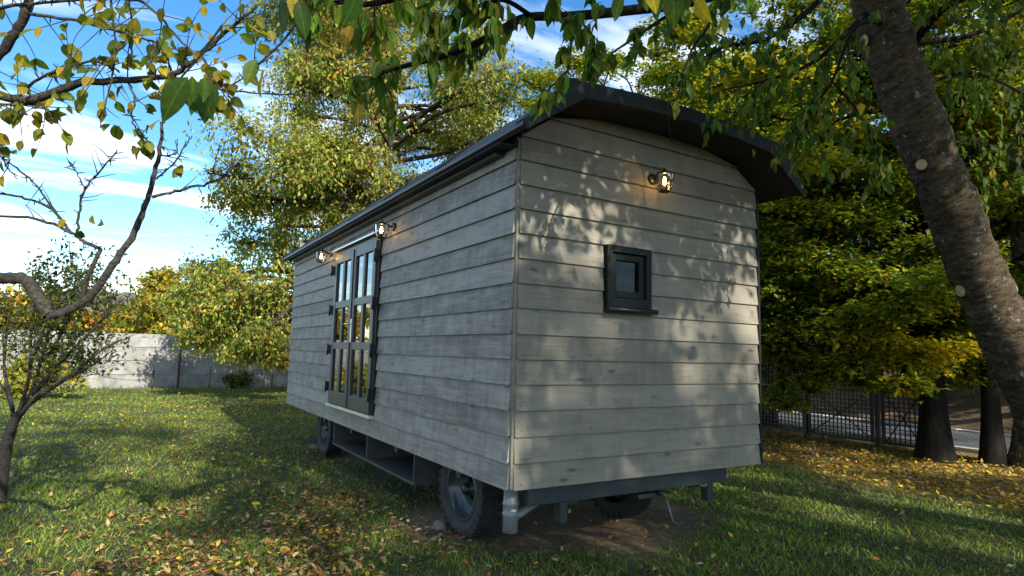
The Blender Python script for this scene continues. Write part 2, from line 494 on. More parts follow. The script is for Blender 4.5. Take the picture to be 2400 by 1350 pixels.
# ------------------------------------------------------------------ ground
def dirt_mask(x, y):
    """1 on the bare soil worn in front of and under the wagon"""
    d = np.sqrt(((x - 1.25) / 1.30) ** 2 + ((y - 1.15) / 1.35) ** 2)
    d2 = np.sqrt(((x - 1.3) / 1.0) ** 2 + ((y - 4.5) / 2.9) ** 2)
    w = (vnoise(x * 1.7 + 9, y * 1.7 + 3, 3) - 0.5) * 0.7
    return np.clip((1.05 + w - np.minimum(d, d2)) * 3.0, 0, 1)

def litter_mask(x, y):
    """1 on the leaf carpet under the trees along the fence"""
    edge = 5.05 + 0.9 * (vnoise(x * 0.9, y * 0.9 + 4, 5) - 0.5) + 0.10 * np.abs(y)
    return np.clip((x - edge) * 1.3, 0, 1)

gx = np.concatenate([[-2500, -600, -150, -60, -30], np.linspace(-16, 10, 105), [30, 60, 150, 600, 2500]])
gy = np.concatenate([[-2500, -600, -150, -60, -30], np.linspace(-8, 24, 129), [40, 60, 150, 600, 2500]])
X, Y = np.meshgrid(gx, gy, indexing='ij')
Zg = 0.05 * (vnoise(X * 0.8, Y * 0.8, 11) - 0.5) + 0.03 * (vnoise(X * 2.5, Y * 2.5, 12) - 0.5)
near = (X > -15) & (X < 9.5) & (Y > -7) & (Y < 23)
Zg = np.where(near, Zg, 0.0)
dm = dirt_mask(X, Y); lm = litter_mask(X, Y)
gc = np.empty(X.shape + (3,))
pat = vnoise(X * 1.3, Y * 1.3, 21)[..., None]
gc[:] = np.array([0.030, 0.036, 0.010]) * (1 - pat) + np.array([0.052, 0.056, 0.018]) * pat
gc = gc * (1 - lm[..., None]) + np.array([0.23, 0.145, 0.042]) * lm[..., None]
gc = gc * (1 - dm[..., None]) + np.array([0.20, 0.135, 0.078]) * dm[..., None]
nx, ny = X.shape
ii, jj = np.meshgrid(np.arange(nx - 1), np.arange(ny - 1), indexing='ij')
Fg = np.stack([ii * ny + jj, (ii + 1) * ny + jj, (ii + 1) * ny + jj + 1, ii * ny + jj + 1], -1).reshape(-1, 4)
gm, n_, l_, b_ = new_mat('lawn_soil')
aa = n_.new('ShaderNodeAttribute'); aa.attribute_name = 'tint'
tcn = n_.new('ShaderNodeTexCoord'); no = n_.new('ShaderNodeTexNoise'); no.inputs['Scale'].default_value = 14; no.inputs['Detail'].default_value = 8
no.inputs['Roughness'].default_value = 0.7
l_.new(tcn.outputs['Object'], no.inputs['Vector'])
rr = ramp(n_, [(0.3, (0.5, 0.5, 0.5)), (0.72, (1.5, 1.45, 1.35))])
l_.new(no.outputs['Fac'], rr.inputs[0])
mx = n_.new('ShaderNodeMixRGB'); mx.blend_type = 'MULTIPLY'; mx.inputs['Fac'].default_value = 1
l_.new(aa.outputs['Color'], mx.inputs['Color1']); l_.new(rr.outputs[0], mx.inputs['Color2'])
l_.new(mx.outputs[0], b_.inputs['Base Color']); b_.inputs['Roughness'].default_value = 0.95
bp = n_.new('ShaderNodeBump'); bp.inputs['Strength'].default_value = 0.9; bp.inputs['Distance'].default_value = 0.04
l_.new(no.outputs['Fac'], bp.inputs['Height']); l_.new(bp.outputs[0], b_.inputs['Normal'])
me = np_mesh('ground', np.stack([X, Y, Zg], -1).reshape(-1, 3), Fg, gc.reshape(-1, 3), True)
me.materials.append(gm)
tag(link(bpy.data.objects.new('ground', me)), kind='structure')

def ground_z(x, y):
    return 0.05 * (vnoise(x * 0.8, y * 0.8, 11) - 0.5) + 0.03 * (vnoise(x * 2.5, y * 2.5, 12) - 0.5)

# road beyond the fence, with pale edge stones
tag(MB().box(10.0, 13.0, -40, 60, -0.3, 0.035).build('road', M['asphalt']), kind='structure')
for x0 in (9.78, 13.02):
    k = empty('road_edge', (x0, 0, 0)); tag(k, kind='structure')
    for j in range(34):
        y0 = -7 + j * 1.0
        MB().box(0, 0.20, y0, y0 + 0.985, -0.1, 0.06 + 0.006 * (j % 3)).build('kerb_stone', M['kerb'], k, 0.01)
# wooded bank rising beyond the road
bx = np.linspace(13.3, 60, 40); by = np.linspace(-45, 80, 90)
BX, BY = np.meshgrid(bx, by, indexing='ij')
BZ = np.clip((BX - 13.6) * 0.30, -0.05, 5.5) + 0.5 * vnoise(BX * 0.6, BY * 0.6, 31) * np.clip((BX - 13.3) * 0.4, 0, 1) - 0.05
nx, ny = BX.shape
ii, jj = np.meshgrid(np.arange(nx - 1), np.arange(ny - 1), indexing='ij')
Fb = np.stack([ii * ny + jj, (ii + 1) * ny + jj, (ii + 1) * ny + jj + 1, ii * ny + jj + 1], -1).reshape(-1, 4)
me = np_mesh('bank', np.stack([BX, BY, BZ], -1).reshape(-1, 3), Fb, None, True); me.materials.append(M['bank'])
tag(link(bpy.data.objects.new('bank', me)), kind='structure')
# far wooded hill
hp = at(300, 690, 420)
u = np.linspace(-320, 320, 150); v = np.linspace(-90, 120, 60)
U, V2 = np.meshgrid(u, v, indexing='ij')
fw = np.array([0.5146, 0.8511]); fw /= np.linalg.norm(fw); rt = np.array([fw[1], -fw[0]])
HX = hp[0] + rt[0] * U + fw[0] * V2; HY = hp[1] + rt[1] * U + fw[1] * V2
HZ = 36 * np.exp(-((U + 10) / 150) ** 2) * np.exp(-(V2 / 60) ** 2) + 7 * vnoise(U * 0.12, V2 * 0.12, 41) + 3 * vnoise(U * 0.4, V2 * 0.4, 42) - 7
nx, ny = U.shape
ii, jj = np.meshgrid(np.arange(nx - 1), np.arange(ny - 1), indexing='ij')
Fb = np.stack([ii * ny + jj, (ii + 1) * ny + jj, (ii + 1) * ny + jj + 1, ii * ny + jj + 1], -1).reshape(-1, 4)
me = np_mesh('hill', np.stack([HX, HY, HZ], -1).reshape(-1, 3), Fb, None, True); me.materials.append(M['hill'])
tag(link(bpy.data.objects.new('hill', me)), kind='structure')

# ------------------------------------------------------------------ wagon
wg = empty('wagon_hut', (0, 0, 0))
tag(wg, 'grey timber-clad hut on rubber-tyred wheels with dark arched metal roof', 'wagon')

TH, PROUD = 0.012, 0.026
def side_board(y0, y1, zb, zt, name='side_board', f=1.0):
    """overlapping board on the long side; lower edge stands proud (outer face towards -X)"""
    a, b2 = 0.006 + (PROUD - 0.006) * f, 0.006
    u_ = 0.026 * f
    v = [(-a, y0, zb), (0.010, y0, zb + u_), (0.010, y1, zb + u_), (-a, y1, zb), (-b2, y0, zt + 0.02), (0.010, y0, zt + 0.02), (0.010, y1, zt + 0.02), (-b2, y1, zt + 0.02)]
    c = np.array([0, (y0 + y1) / 2, (zb + zt) / 2]); m = MB().hexa([tuple(np.array(q) - c) for q in v])
    o = m.build(name, M['board_side'], wg); o.location = c
    return o
def end_board(x0b, x1b, x0t, x1t, zb, zt, name='end_board', ext=0.02, f=1.0):
    a, b2 = 0.006 + (PROUD - 0.006) * f, 0.006
    u_ = 0.026 * f
    v = [(x0b, -a, zb), (x1b, -a, zb), (x1b, 0.010, zb + u_), (x0b, 0.010, zb + u_), (x0t, -b2, zt + ext), (x1t, -b2, zt + ext), (x1t, 0.010, zt + ext), (x0t, 0.010, zt + ext)]
    c = np.array([(x0b + x1b) / 2, 0, (zb + zt) / 2]); m = MB().hexa([tuple(np.array(q) - c) for q in v])
    o = m.build(name, M['board_end'], wg); o.location = c
    return o
DY0, DY1, DZ0, DZ1 = 2.69, 4.35, Z0 + 0.185, Z0 + 2.10
WX0, WX1, WZ0, WZ1 = 0.757, 1.195, Z0 + 1.245, Z0 + 1.705
wob = np.random.default_rng(3)
for k in range(14):
    zb, zt = Z0 + k * EX + wob.uniform(-.002, .002), Z0 + (k + 1) * EX
    if k == 13: zt = Z0 + 2.36
    if zt > DZ0 + 0.03 and zb < DZ1 - 0.02:
        side_board(0.014, DY0 - 0.02, zb, zt); side_board(DY1 + 0.02, L, zb, zt)
        if zt > DZ1 + 0.01: side_board(DY0 - 0.0185, DY1 + 0.0185, DZ1 + 0.004, zt, f=(zt + 0.02 - DZ1) / (zt + 0.02 - zb))
    else:
        side_board(0.014, L, zb, zt)
def roof_under(x):      # underside of the roof above the end wall
    xr = abs(x - W / 2)
    return Z0 + (2.66 - 0.055 * xr / 0.95 if xr < 0.95 else 2.605 - (xr - 0.95) * (2.605 - 2.30) / (W / 2 + 0.17 - 0.95))
for k in range(16):
    zb, zt = Z0 + k * EX + wob.uniform(-.002, .002), Z0 + (k + 1) * EX
    if k < 14:
        if zt > WZ0 + 0.05 and zb < WZ1 - 0.02:
            end_board(0.012, WX0 - 0.012, 0.012, WX0 - 0.012, zb, zt); end_board(WX1 + 0.012, W - 0.012, WX1 + 0.012, W - 0.012, zb, zt)
            if zt > WZ1 + 0.01: end_board(WX0 - 0.0105, WX1 + 0.0105, WX0 - 0.0105, WX1 + 0.0105, WZ1 + 0.003, zt, f=(zt + 0.02 - WZ1) / (zt + 0.02 - zb))
            if zb < WZ0 - 0.06: end_board(WX0 - 0.0105, WX1 + 0.0105, WX0 - 0.0105, WX1 + 0.0105, zb, WZ0 - 0.045, ext=0)
        else:
            end_board(0.012, W - 0.012, 0.012, W - 0.012, zb, zt)
    elif k == 14:
        end_board(0.012, W - 0.012, 0.26, W - 0.26, zb, zt, ext=0.005)
    else:
        end_board(0.24, W - 0.24, W / 2 - 0.5, W / 2 + 0.5, zb, Z0 + 2.66, ext=0)
MB().box(-0.008, 0.011, -0.008, 0.013, Z0 + 0.004, Z0 + 2.36).build('corner_strip', M['board_end'], wg)
MB().box(W - 0.011, W + 0.014, -0.028, 0.02, Z0 + 0.004, Z0 + 2.36).build('corner_strip', M['anthracite'], wg)

nl_ = MB()
for k in range(14):
    z = Z0 + k * EX + 0.035
    xo = -0.006 - (PROUD - 0.006) * (1 - 0.035 / 0.19)
    for y in [0.05] + [0.62 * q for q in range(1, 12)] + [L - 0.05]:
        if z > DZ0 - 0.02 and z < DZ1 and DY0 - 0.05 < y < DY1 + 0.05: continue
        nl_.lathe([(0.0045, 0.002), (0.0045, -0.0012)], (xo, y + wob.uniform(-.01, .01), z + wob.uniform(-.006, .006)), 'X', 6, False)
    for x in (0.06, 0.64, 1.24, 1.84, W - 0.06):
        if z > WZ0 - 0.05 and z < WZ1 + 0.02 and WX0 - 0.05 < x < WX1 + 0.05: continue
        nl_.lathe([(0.0045, 0.002), (0.0045, -0.0012)], (x + wob.uniform(-.01, .01), xo, z + wob.uniform(-.006, .006)), 'Y', 6, False)
tag(nl_.build('nail_heads', M['black_metal'], wg), kind='stuff')
# walls behind the boards, leaving the door and window openings; floor and ceiling close the room
core = MB()
T0, T1 = 0.012, 0.10
core.box(T0, T1, 0.012, DY0, Z0 + 0.02, Z0 + 2.36); core.box(T0, T1, DY1, L - 0.02, Z0 + 0.02, Z0 + 2.36)
core.box(T0, T1, DY0, DY1, Z0 + 0.02, DZ0); core.box(T0, T1, DY0, DY1, DZ1, Z0 + 2.36)
core.build('side_wall', M['inner'], wg)
core = MB()
core.box(T1, WX0, 0.012, 0.09, Z0 + 0.02, Z0 + 2.36); core.box(WX1, W - 0.012, 0.012, 0.09, Z0 + 0.02, Z0 + 2.36)
core.box(WX0, WX1, 0.012, 0.09, Z0 + 0.02, WZ0); core.box(WX0, WX1, 0.012, 0.09, WZ1, Z0 + 2.36)
core.prism([(0.02, 0.012, Z0 + 2.36), (W - 0.02, 0.012, Z0 + 2.36), (W - 0.36, 0.012, Z0 + 2.60), (W / 2, 0.012, Z0 + 2.655), (0.36, 0.012, Z0 + 2.60)], (0, 0.078, 0))
core.build('end_wall', M['inner'], wg)
MB().box(W - 0.10, W, 0.092, L - 0.02, Z0 + 0.02, Z0 + 2.36).build('side_wall', M['board_side'], wg)
MB().box(0.02, W - 0.02, L - 0.10, L - 0.001, Z0 + 0.02, Z0 + 2.60).build('end_wall', M['board_end'], wg)
MB().box(T1, W - 0.1, 0.092, L - 0.1, Z0 - 0.02, Z0 + 0.10).build('floor_panel', M['inner'], wg)

# roof shell: five flat runs, overhanging all round
half = W / 2
prof_top = [(-half - 0.175, 2.345), (-1.09, 2.638), (-0.5, 2.690), (0, 2.705), (0.5, 2.690), (1.09, 2.638), (half + 0.175, 2.345)]
prof_barge = [(-half - 0.178, 2.352), (-1.10, 2.695), (-0.5, 2.737), (0, 2.752), (0.5, 2.737), (1.10, 2.695), (half + 0.178, 2.352)]
prof_bot = [(-half - 0.150, 2.300), (-0.965, 2.600), (-0.5, 2.640), (0, 2.655), (0.5, 2.640), (0.965, 2.600), (half + 0.150, 2.300)]
YF, YB = -0.37, L + 0.16
def shell(mb, top, bot, y0, y1):
    for i in range(len(top) - 1):
        a, b2, c, d = top[i], top[i + 1], bot[i + 1], bot[i]
        mb.prism([(half + p[0], y0, Z0 + p[1]) for p in (d, c, b2, a)], (0, y1 - y0, 0))
    return mb
tp = [(x, z - 0.001) for x, z in prof_top]; bt = [(x * 0.999, z - 0.022) for x, z in prof_top]
roof = shell(MB(), prof_top, bt, YF + 0.042, YB - 0.05).build('roof', M['roof_metal'], wg)
for y0 in (YF - 0.004, YB - 0.045):                     # barge boards at both ends
    shell(MB(), prof_barge, [(x, z - 0.008) for x, z in prof_bot], y0, y0 + 0.04).build('barge_board', M['anthracite'], roof)
# boards under the overhang
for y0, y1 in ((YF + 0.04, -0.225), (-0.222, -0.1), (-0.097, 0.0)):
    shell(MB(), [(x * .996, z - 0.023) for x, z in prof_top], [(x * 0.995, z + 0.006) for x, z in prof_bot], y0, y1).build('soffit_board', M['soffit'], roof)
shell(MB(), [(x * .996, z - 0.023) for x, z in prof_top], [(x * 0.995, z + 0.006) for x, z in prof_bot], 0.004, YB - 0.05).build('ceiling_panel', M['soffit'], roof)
# standing seams
for k in range(7):
    y0 = YF + 0.12 + k * (YB - YF - 0.05) / 6
    mb = MB()
    pts = [(half + x * 1.001, y0, Z0 + z + 0.006) for x, z in prof_top]
    mb.tube(pts, 0.008, 5)
    mb.build('roof_seam', M['roof_metal'], roof)
MB().box(-0.088, -0.012, 0.16, L - 0.05, Z0 + 2.275, Z0 + 2.335).build('eave_rail', M['black_metal'], wg, 0.006)
MB().box(-0.150, -0.007, 0.005, L, Z0 + 2.300, Z0 + 2.312).build('eave_panel', M['anthracite'], wg)

# double door in the long side
fr = MB()
XP = -0.040
fr.box(XP, 0.09, DY0, DY0 + 0.055, DZ0 + 0.03, DZ1); fr.box(XP, 0.09, DY1 - 0.055, DY1, DZ0 + 0.03, DZ1)
fr.box(XP, 0.09, DY0 + 0.055, DY1 - 0.055, DZ1 - 0.055, DZ1)
fr.build('door_frame', M['black_metal'], wg, 0.004)
MB().box(-0.075, 0.09, DY0 - 0.01, DY1 + 0.01, DZ0 - 0.005, DZ0 + 0.028).build('threshold', M['alu'], wg, 0.003)
MB().hexa([(-0.085, DY0 - 0.16, DZ1 + 0.012), (-0.012, DY0 - 0.16, DZ1 + 0.03), (-0.012, DY1 + 0.10, DZ1 + 0.03), (-0.085, DY1 + 0.10, DZ1 + 0.012),
           (-0.085, DY0 - 0.16, DZ1 + 0.030), (-0.012, DY0 - 0.16, DZ1 + 0.05), (-0.012, DY1 + 0.10, DZ1 + 0.05), (-0.085, DY1 + 0.10, DZ1 + 0.030)]).build('drip_rail', M['alu'], wg)
mid_y = (DY0 + DY1) / 2
ZB, ZT = DZ0 + 0.035, DZ1 - 0.058
def door_leaf(y0, y1, hinge_y, with_handle):
    d = MB()
    x0, x1 = -0.062, -0.002
    st = 0.095
    d.box(x0, x1, y0, y0 + st, ZB, ZT); d.box(x0, x1, y1 - st, y1, ZB, ZT)
    zr = [ZB, ZB + 0.15]
    H = ZT - ZB
    rows = [ZB + 0.15, ZB + H * 0.385, ZB + H * 0.66, ZT - 0.10]
    d.box(x0, x1, y0 + st, y1 - st, ZB, ZB + 0.15); d.box(x0, x1, y0 + st, y1 - st, ZT - 0.10, ZT)
    for zc in rows[1:3]:
        d.box(x0 + 0.003, x1 - 0.003, y0 + st, y1 - st, zc - 0.042, zc + 0.042)
    ym = (y0 + y1) / 2
    segs = [(ZB + 0.15, rows[1] - 0.042), (rows[1] + 0.042, rows[2] - 0.042), (rows[2] + 0.042, ZT - 0.10)]
    for za_, zb_ in segs:
        d.box(x0 + 0.004, x1 - 0.004, ym - 0.036, ym + 0.036, za_, zb_)
    o = d.build('door', M['door_paint'], wg, 0.004)
    for za_, zb_ in segs:
        for ya, yb in ((y0 + st, ym - 0.036), (ym + 0.036, y1 - st)):
            MB().box(-0.040, -0.032, ya + 0.001, yb - 0.001, za_ + 0.001, zb_ - 0.001).build('pane', M['glass'], o)
    for zc in (ZB + 0.20, ZB + H * 0.36, ZB + H * 0.63, ZT - 0.17):
        s = -1 if hinge_y < mid_y else 1
        hg = MB().box(-0.082, -0.041, hinge_y - 0.02, hinge_y + 0.02, zc - 0.055, zc + 0.055)
        hg.tube([(-0.086, hinge_y + s * 0.014, zc - 0.07), (-0.086, hinge_y + s * 0.014, zc + 0.07)], 0.011, 8)
        hg.build('hinge', M['black_metal'], o)
    if with_handle:
        yh = y1 - 0.045
        hz = ZB + 0.90
        h = MB().box(-0.071, -0.062, yh - 0.019, yh + 0.019, hz - 0.16, hz + 0.11)
        h.tube([(-0.068, yh, hz + 0.05), (-0.115, yh, hz + 0.05)], 0.011, 10)
        h.tube([(-0.112, yh - 0.004, hz + 0.05), (-0.116, yh + 0.05, hz + 0.052), (-0.110, yh + 0.125, hz + 0.05)], [0.011, 0.010, 0.009], 10)
        h.build('door_handle', M['alu'], o, 0.003)
    return o
door_leaf(DY0 + 0.045, mid_y - 0.003, DY0 + 0.01, True)
door_leaf(mid_y + 0.003, DY1 - 0.045, DY1 - 0.01, False)
MB().box(-0.074, -0.0625, mid_y - 0.025, mid_y + 0.02, ZB, ZT).build('meeting_strip', M['door_paint'], wg, 0.004)

# window in the end wall
wf = MB()
YO = -0.052
for a in ((WX0, WX0 + 0.052, WZ0, WZ1), (WX1 - 0.052, WX1, WZ0, WZ1), (WX0 + 0.052, WX1 - 0.052, WZ1 - 0.052, WZ1), (WX0 + 0.052, WX1 - 0.052, WZ0, WZ0 + 0.07)):
    wf.box(a[0], a[1], YO, 0.08, a[2], a[3])
win = wf.build('window', M['anthracite'], wg, 0.004)
s1 = MB(); i0, i1, j0, j1 = WX0 + 0.056, WX1 - 0.056, WZ0 + 0.074, WZ1 - 0.056
for a in ((i0, i0 + 0.05, j0, j1), (i1 - 0.05, i1, j0, j1), (i0 + 0.05, i1 - 0.05, j1 - 0.05, j1), (i0 + 0.05, i1 - 0.05, j0, j0 + 0.05)):
    s1.box(a[0], a[1], -0.026, 0.03, a[2], a[3])
s1.build('sash', M['anthracite'], win, 0.004)
MB().box(i0 + 0.048, i1 - 0.048, 0.0, 0.008, j0 + 0.048, j1 - 0.048).build('pane', M['window_glass'], win)
sl = MB()
sl.tube([(WX0 - 0.018, YO - 0.032, WZ0 - 0.022), (WX1 + 0.020, YO - 0.032, WZ0 - 0.022)], 0.021, 12)
sl.box(WX0 - 0.016, WX1 + 0.018, YO - 0.03, 0.0, WZ0 - 0.040, WZ0 - 0.004)
sl.build('sill', M['black_metal'], win)

# lanterns
def lantern(loc, ang, label):
    """local frame: wall at y=0, lamp standing out along -Y; turned by ang about Z"""
    b = MB()
    b.lathe([(0.030, 0.0), (0.050, 0.0), (0.050, -0.018), (0.040, -0.026), (0.012, -0.030)], (0, 0, 0), 'Y', 20)
    b.tube([(0, -0.02, 0), (0, -0.07, 0.006), (0, -0.12, 0.034), (0, -0.155, 0.038)], [0.012, 0.011, 0.010, 0.010], 8)
    cy, zt, zb = -0.155, 0.005, -0.135
    # cap and finial
    b.lathe([(0.085, zt), (0.088, zt + 0.008), (0.055, zt + 0.022), (0.022, zt + 0.034), (0.014, zt + 0.045), (0.016, zt + 0.055), (0.006, zt + 0.064)], (0, cy, 0), 'Z', 6, False)
    b.lathe([(0.034, zb - 0.016), (0.050, zb - 0.010), (0.053, zb)], (0, cy, 0), 'Z', 6, False)
    for k in range(6):
        a = math.pi / 3 * k
        b.tube([(0.082 * math.cos(a), cy + 0.082 * math.sin(a), zt + 0.002), (0.074 * math.cos(a), cy + 0.074 * math.sin(a), zb + 0.05), (0.051 * math.cos(a), cy + 0.051 * math.sin(a), zb)], 0.0042, 5)
        a2 = math.pi / 3 * (k + 1)
        b.tube([(0.070 * math.cos(a), cy + 0.070 * math.sin(a), zb + 0.036), (0.070 * math.cos(a2), cy + 0.070 * math.sin(a2), zb + 0.036)], 0.003, 4)
    o = b.build('wall_lantern', M['black_metal'], wg)
    o.location = loc; o.rotation_euler = (0, 0, ang); o.scale = (0.88, 0.88, 0.88)
    o['label'] = label
    g = MB().lathe([(0.078, zt), (0.069, zb + 0.05), (0.047, zb + 0.001)], (0, cy, 0), 'Z', 6, False)
    g.f = g.f[:-2]; g.sm = g.sm[:-2]
    g.build('lamp_glass', M['lamp_glass'], o)
    MB().lathe([(0.006, -0.088), (0.013, -0.080), (0.017, -0.066), (0.014, -0.050), (0.009, -0.034), (0.009, -0.012)], (0, cy, 0), 'Z', 14).build('bulb', M['bulb'], o)
    MB().lathe([(0.014, -0.013), (0.015, 0.004)], (0, cy, 0), 'Z', 10).build('socket', M['black_metal'], o)
    return o
lantern((1.225, -0.020, Z0 + 2.275), 0, 'lit black lantern above the small window')
lantern((-0.020, 2.32, Z0 + 2.115), -math.pi / 2, 'lit black lantern at the near top corner of the door')
lantern((-0.020, 4.66, Z0 + 2.135), -math.pi / 2, 'lit black lantern beyond the far side of the door')

# chassis
ch = MB()
ch.box(0.16, 2.12, 0.03, 0.09, Z0 - 0.125, Z0 - 0.002)
ch.build('front_beam', M['chassis'], wg, 0.004)
for x0 in (0.55, 1.80):
    MB().box(x0, x0 + 0.10, 0.12, L - 0.15, Z0 - 0.17, Z0 - 0.022).build('chassis_rail', M['chassis'], wg)
for y0 in (1.0, 2.4, 3.9, 5.15):
    MB().box(0.14, W - 0.14, y0, y0 + 0.08, Z0 - 0.12, Z0 - 0.0225).build('cross_beam', M['chassis'], wg)
for x0, zl in ((0.43, 0.10), (1.90, 0.10)):
    b = MB()
    b.prism([(x0, 0.04, Z0 - 0.10), (x0 + 0.075, 0.04, Z0 - 0.10), (x0 + 0.06, 0.04, Z0 - 0.15), (x0 + 0.06, 0.04, Z0 - 0.17 - zl), (x0, 0.04, Z0 - 0.17 - zl)], (0, 0.012, 0))
    b.box(x0, x0 + 0.010, 0.053, 0.11, Z0 - 0.165 - zl, Z0 - 0.161)
    b.build('hanging_bracket', M['chassis'], wg, 0.002)
MB().tube([(1.42, 0.12, Z0 - 0.175), (1.42, 0.03, Z0 - 0.185), (1.45, -0.01, Z0 - 0.36), (1.49, -0.015, Z0 - 0.385), (1.55, -0.02, Z0 - 0.38)], 0.011, 8).build('brake_crank', M['chassis'], wg)
MB().box(1.22, 1.50, 0.12, 0.17, Z0 - 0.20, Z0 - 0.165).build('crank_bracket', M['chassis'], wg)
# axles and wheels
def wheel(x, y, s, yaw=0.0):
    """s=-1: outer face towards -X"""
    r, w = 0.352, 0.20
    c = (0, 0, 0)
    rim = MB().lathe([(0.205, -w / 2 + 0.012), (0.232, -w / 2 + 0.008), (0.240, -w / 2 + 0.020), (0.222, -w / 2 + 0.034), (0.212, -w / 2 + 0.070), (0.196, -w / 2 + 0.100), (0.165, -w / 2 + 0.122),
                      (0.125, -w / 2 + 0.130), (0.10, -w / 2 + 0.124), (0.06, -w / 2 + 0.120), (0.06, w / 2 - 0.03)], c, 'X', 40)
    rim.f = rim.f[:-2] + [rim.f[-1]]; rim.sm = rim.sm[:-2] + [rim.sm[-1]]
    wo_ = rim.build('wheel', M['rim'], wg)
    wo_.location = (x, y, r * 1.06 - 0.02); wo_.scale = (1.0, 1.06, 1.06)
    wo_.rotation_euler = (0, 0, yaw + (0 if s < 0 else math.pi))
    t = MB()
    t.lathe([(0.225, -w / 2 + 0.02), (0.262, -w / 2 + 0.004), (0.300, -w / 2 - 0.006), (0.330, -w / 2 + 0.004), (0.345, -w / 2 + 0.028), (0.345, w / 2 - 0.028), (0.330, w / 2 - 0.004), (0.300, w / 2 + 0.006), (0.262, w / 2 - 0.004), (0.225, w / 2 - 0.02)], c, 'X', 48)
    t.f = t.f[:-2]; t.sm = t.sm[:-2]
    nl = 30
    for k in range(nl):                                  # tread lugs, staggered left and right, and shoulder blocks
        for side in (-1, 1):
            a = 2 * math.pi * (k + (0.5 if side > 0 else 0)) / nl
            da = 2 * math.pi / nl * 0.30
            xa, xb = (side * 0.008, side * (w / 2 - 0.004))
            q = []
            for rr_ in (0.338, 0.353):
                for xx, aa_ in ((xa, a - da), (xb, a - da + 0.05), (xb, a + da + 0.05), (xa, a + da)):
                    q.append((xx, rr_ * math.cos(aa_), rr_ * math.sin(aa_)))
            t.hexa(q)
            q = []
            for rr_ in (0.312, 0.349):
                for xx, aa_ in ((side * (w / 2 - 0.022), a - da + .05), (side * (w / 2 + 0.004), a - da + 0.05), (side * (w / 2 + 0.004), a + da + 0.05), (side * (w / 2 - 0.022), a + da + .05)):
                    q.append((xx, rr_ * math.cos(aa_), rr_ * math.sin(aa_)))
            t.hexa(q)
    t.build('tyre', M['rubber'], wo_)
    h = MB().lathe([(0.085, -w / 2 + 0.123), (0.085, -w / 2 + 0.108), (0.048, -w / 2 + 0.104), (0.045, -w / 2 + 0.055), (0.032, -w / 2 + 0.035), (0.012, -w / 2 + 0.030)], c, 'X', 20)
    for k in range(6):
        a = math.pi / 3 * k + 0.3
        h.lathe([(0.013, -w / 2 + 0.11), (0.013, -w / 2 + 0.084), (0.008, -w / 2 + 0.080)], (0, 0.066 * math.cos(a), 0.066 * math.sin(a)), 'X', 6, False)
    h.build('hub', M['black_metal'], wo_)
    return wo_
wheel(0.26, 1.05, -1, 0.03); wheel(0.26, 5.28, -1)
wheel(1.78, 1.0, 1, 0.10); wheel(W - 0.26, 5.28, 1)
for y in (1.05, 5.28):
    MB().tube([(0.30, y, 0.344), (1.75, y, 0.344)], 0.045, 10).build('axle', M['black_metal'], wg)
    for x in (0.6, 1.85):
        MB().box(x - 0.03, x + 0.03, y - 0.42, y + 0.42, 0.375, 0.405).build('leaf_spring', M['black_metal'], wg)
# open store below the floor
st = MB()
SY0, SY1, SZ0, SZ1 = 1.68, 4.30, Z0 - 0.295, Z0 - 0.012
st.box(0.03, 0.62, SY0, SY1, SZ0, SZ0 + 0.024)
for y0 in (SY0, (SY0 + SY1) / 2 + 0.0, SY1 - 0.024):
    st.box(0.03, 0.62, y0 + 0.0002, y0 + 0.0238, SZ0 + 0.0242, SZ1)
st.box(0.60, 0.622, SY0 + 0.03, SY1 - 0.03, SZ0 + 0.03, SZ1)
st.build('storage_box', M['store'], wg)
# waste pipe at the corner
pp = np.array([0.10, 0.155])
pv = MB().lathe([(0.044, -0.30), (0.052, -0.30), (0.052, -0.195), (0.056, -0.190), (0.056, -0.175), (0.052, -0.17), (0.052, -0.125), (0.056, -0.12), (0.057, -0.105), (0.050, -0.098), (0.050, 0.02)], (pp[0], pp[1], Z0 - 0.01), 'Z', 24)
pv.build('waste_pipe', M['pvc'], wg)
MB().tube([(pp[0] + 0.02, pp[1], Z0 - 0.225), (pp[0] + 0.2, pp[1] + 0.06, Z0 - 0.18), (pp[0] + 0.55, pp[1] + 0.20, Z0 - 0.10)], 0.026, 12).build('branch_pipe', M['pvc'], wg)
stk = MB().box(-0.016, 0.016, -0.001, 0.001, -0.008, 0.008); stk.box(-0.009, 0.009, -0.0022, -0.0012, -0.003, 0.003)
so = stk.build('pipe_sticker', M['white'], wg); so.location = (pp[0] - 0.012, pp[1] - 0.0575, Z0 - 0.158); so.rotation_euler = (0, 0, -0.25)

# ------------------------------------------------------------------ leaves
def leaf_arrays(P, D, Nn, Ln, Wd, cols, fold=0.18, curl=0.15):
    """simple folded leaf, 5 vertices and 4 triangles each"""
    D = unit(D); S = unit(np.cross(D, Nn)); Nn = np.cross(S, D)
    Ln = np.asarray(Ln)[:, None]; Wd = np.asarray(Wd)[:, None]
    mid = P + D * Ln * 0.42
    a = mid + S * Wd * 0.5 + Nn * Wd * fold
    c = mid - S * Wd * 0.5 + Nn * Wd * fold
    tip = P + D * Ln - Nn * Ln * curl
    V = np.stack([P, a, mid, c, tip], 1).reshape(-1, 3)
    o = (np.arange(len(P)) * 5)[:, None, None]
    F = (np.array([[0, 2, 1], [2, 4, 1], [0, 3, 2], [2, 3, 4]])[None] + o).reshape(-1, 3)
    return V, F, np.repeat(cols, 5, 0)

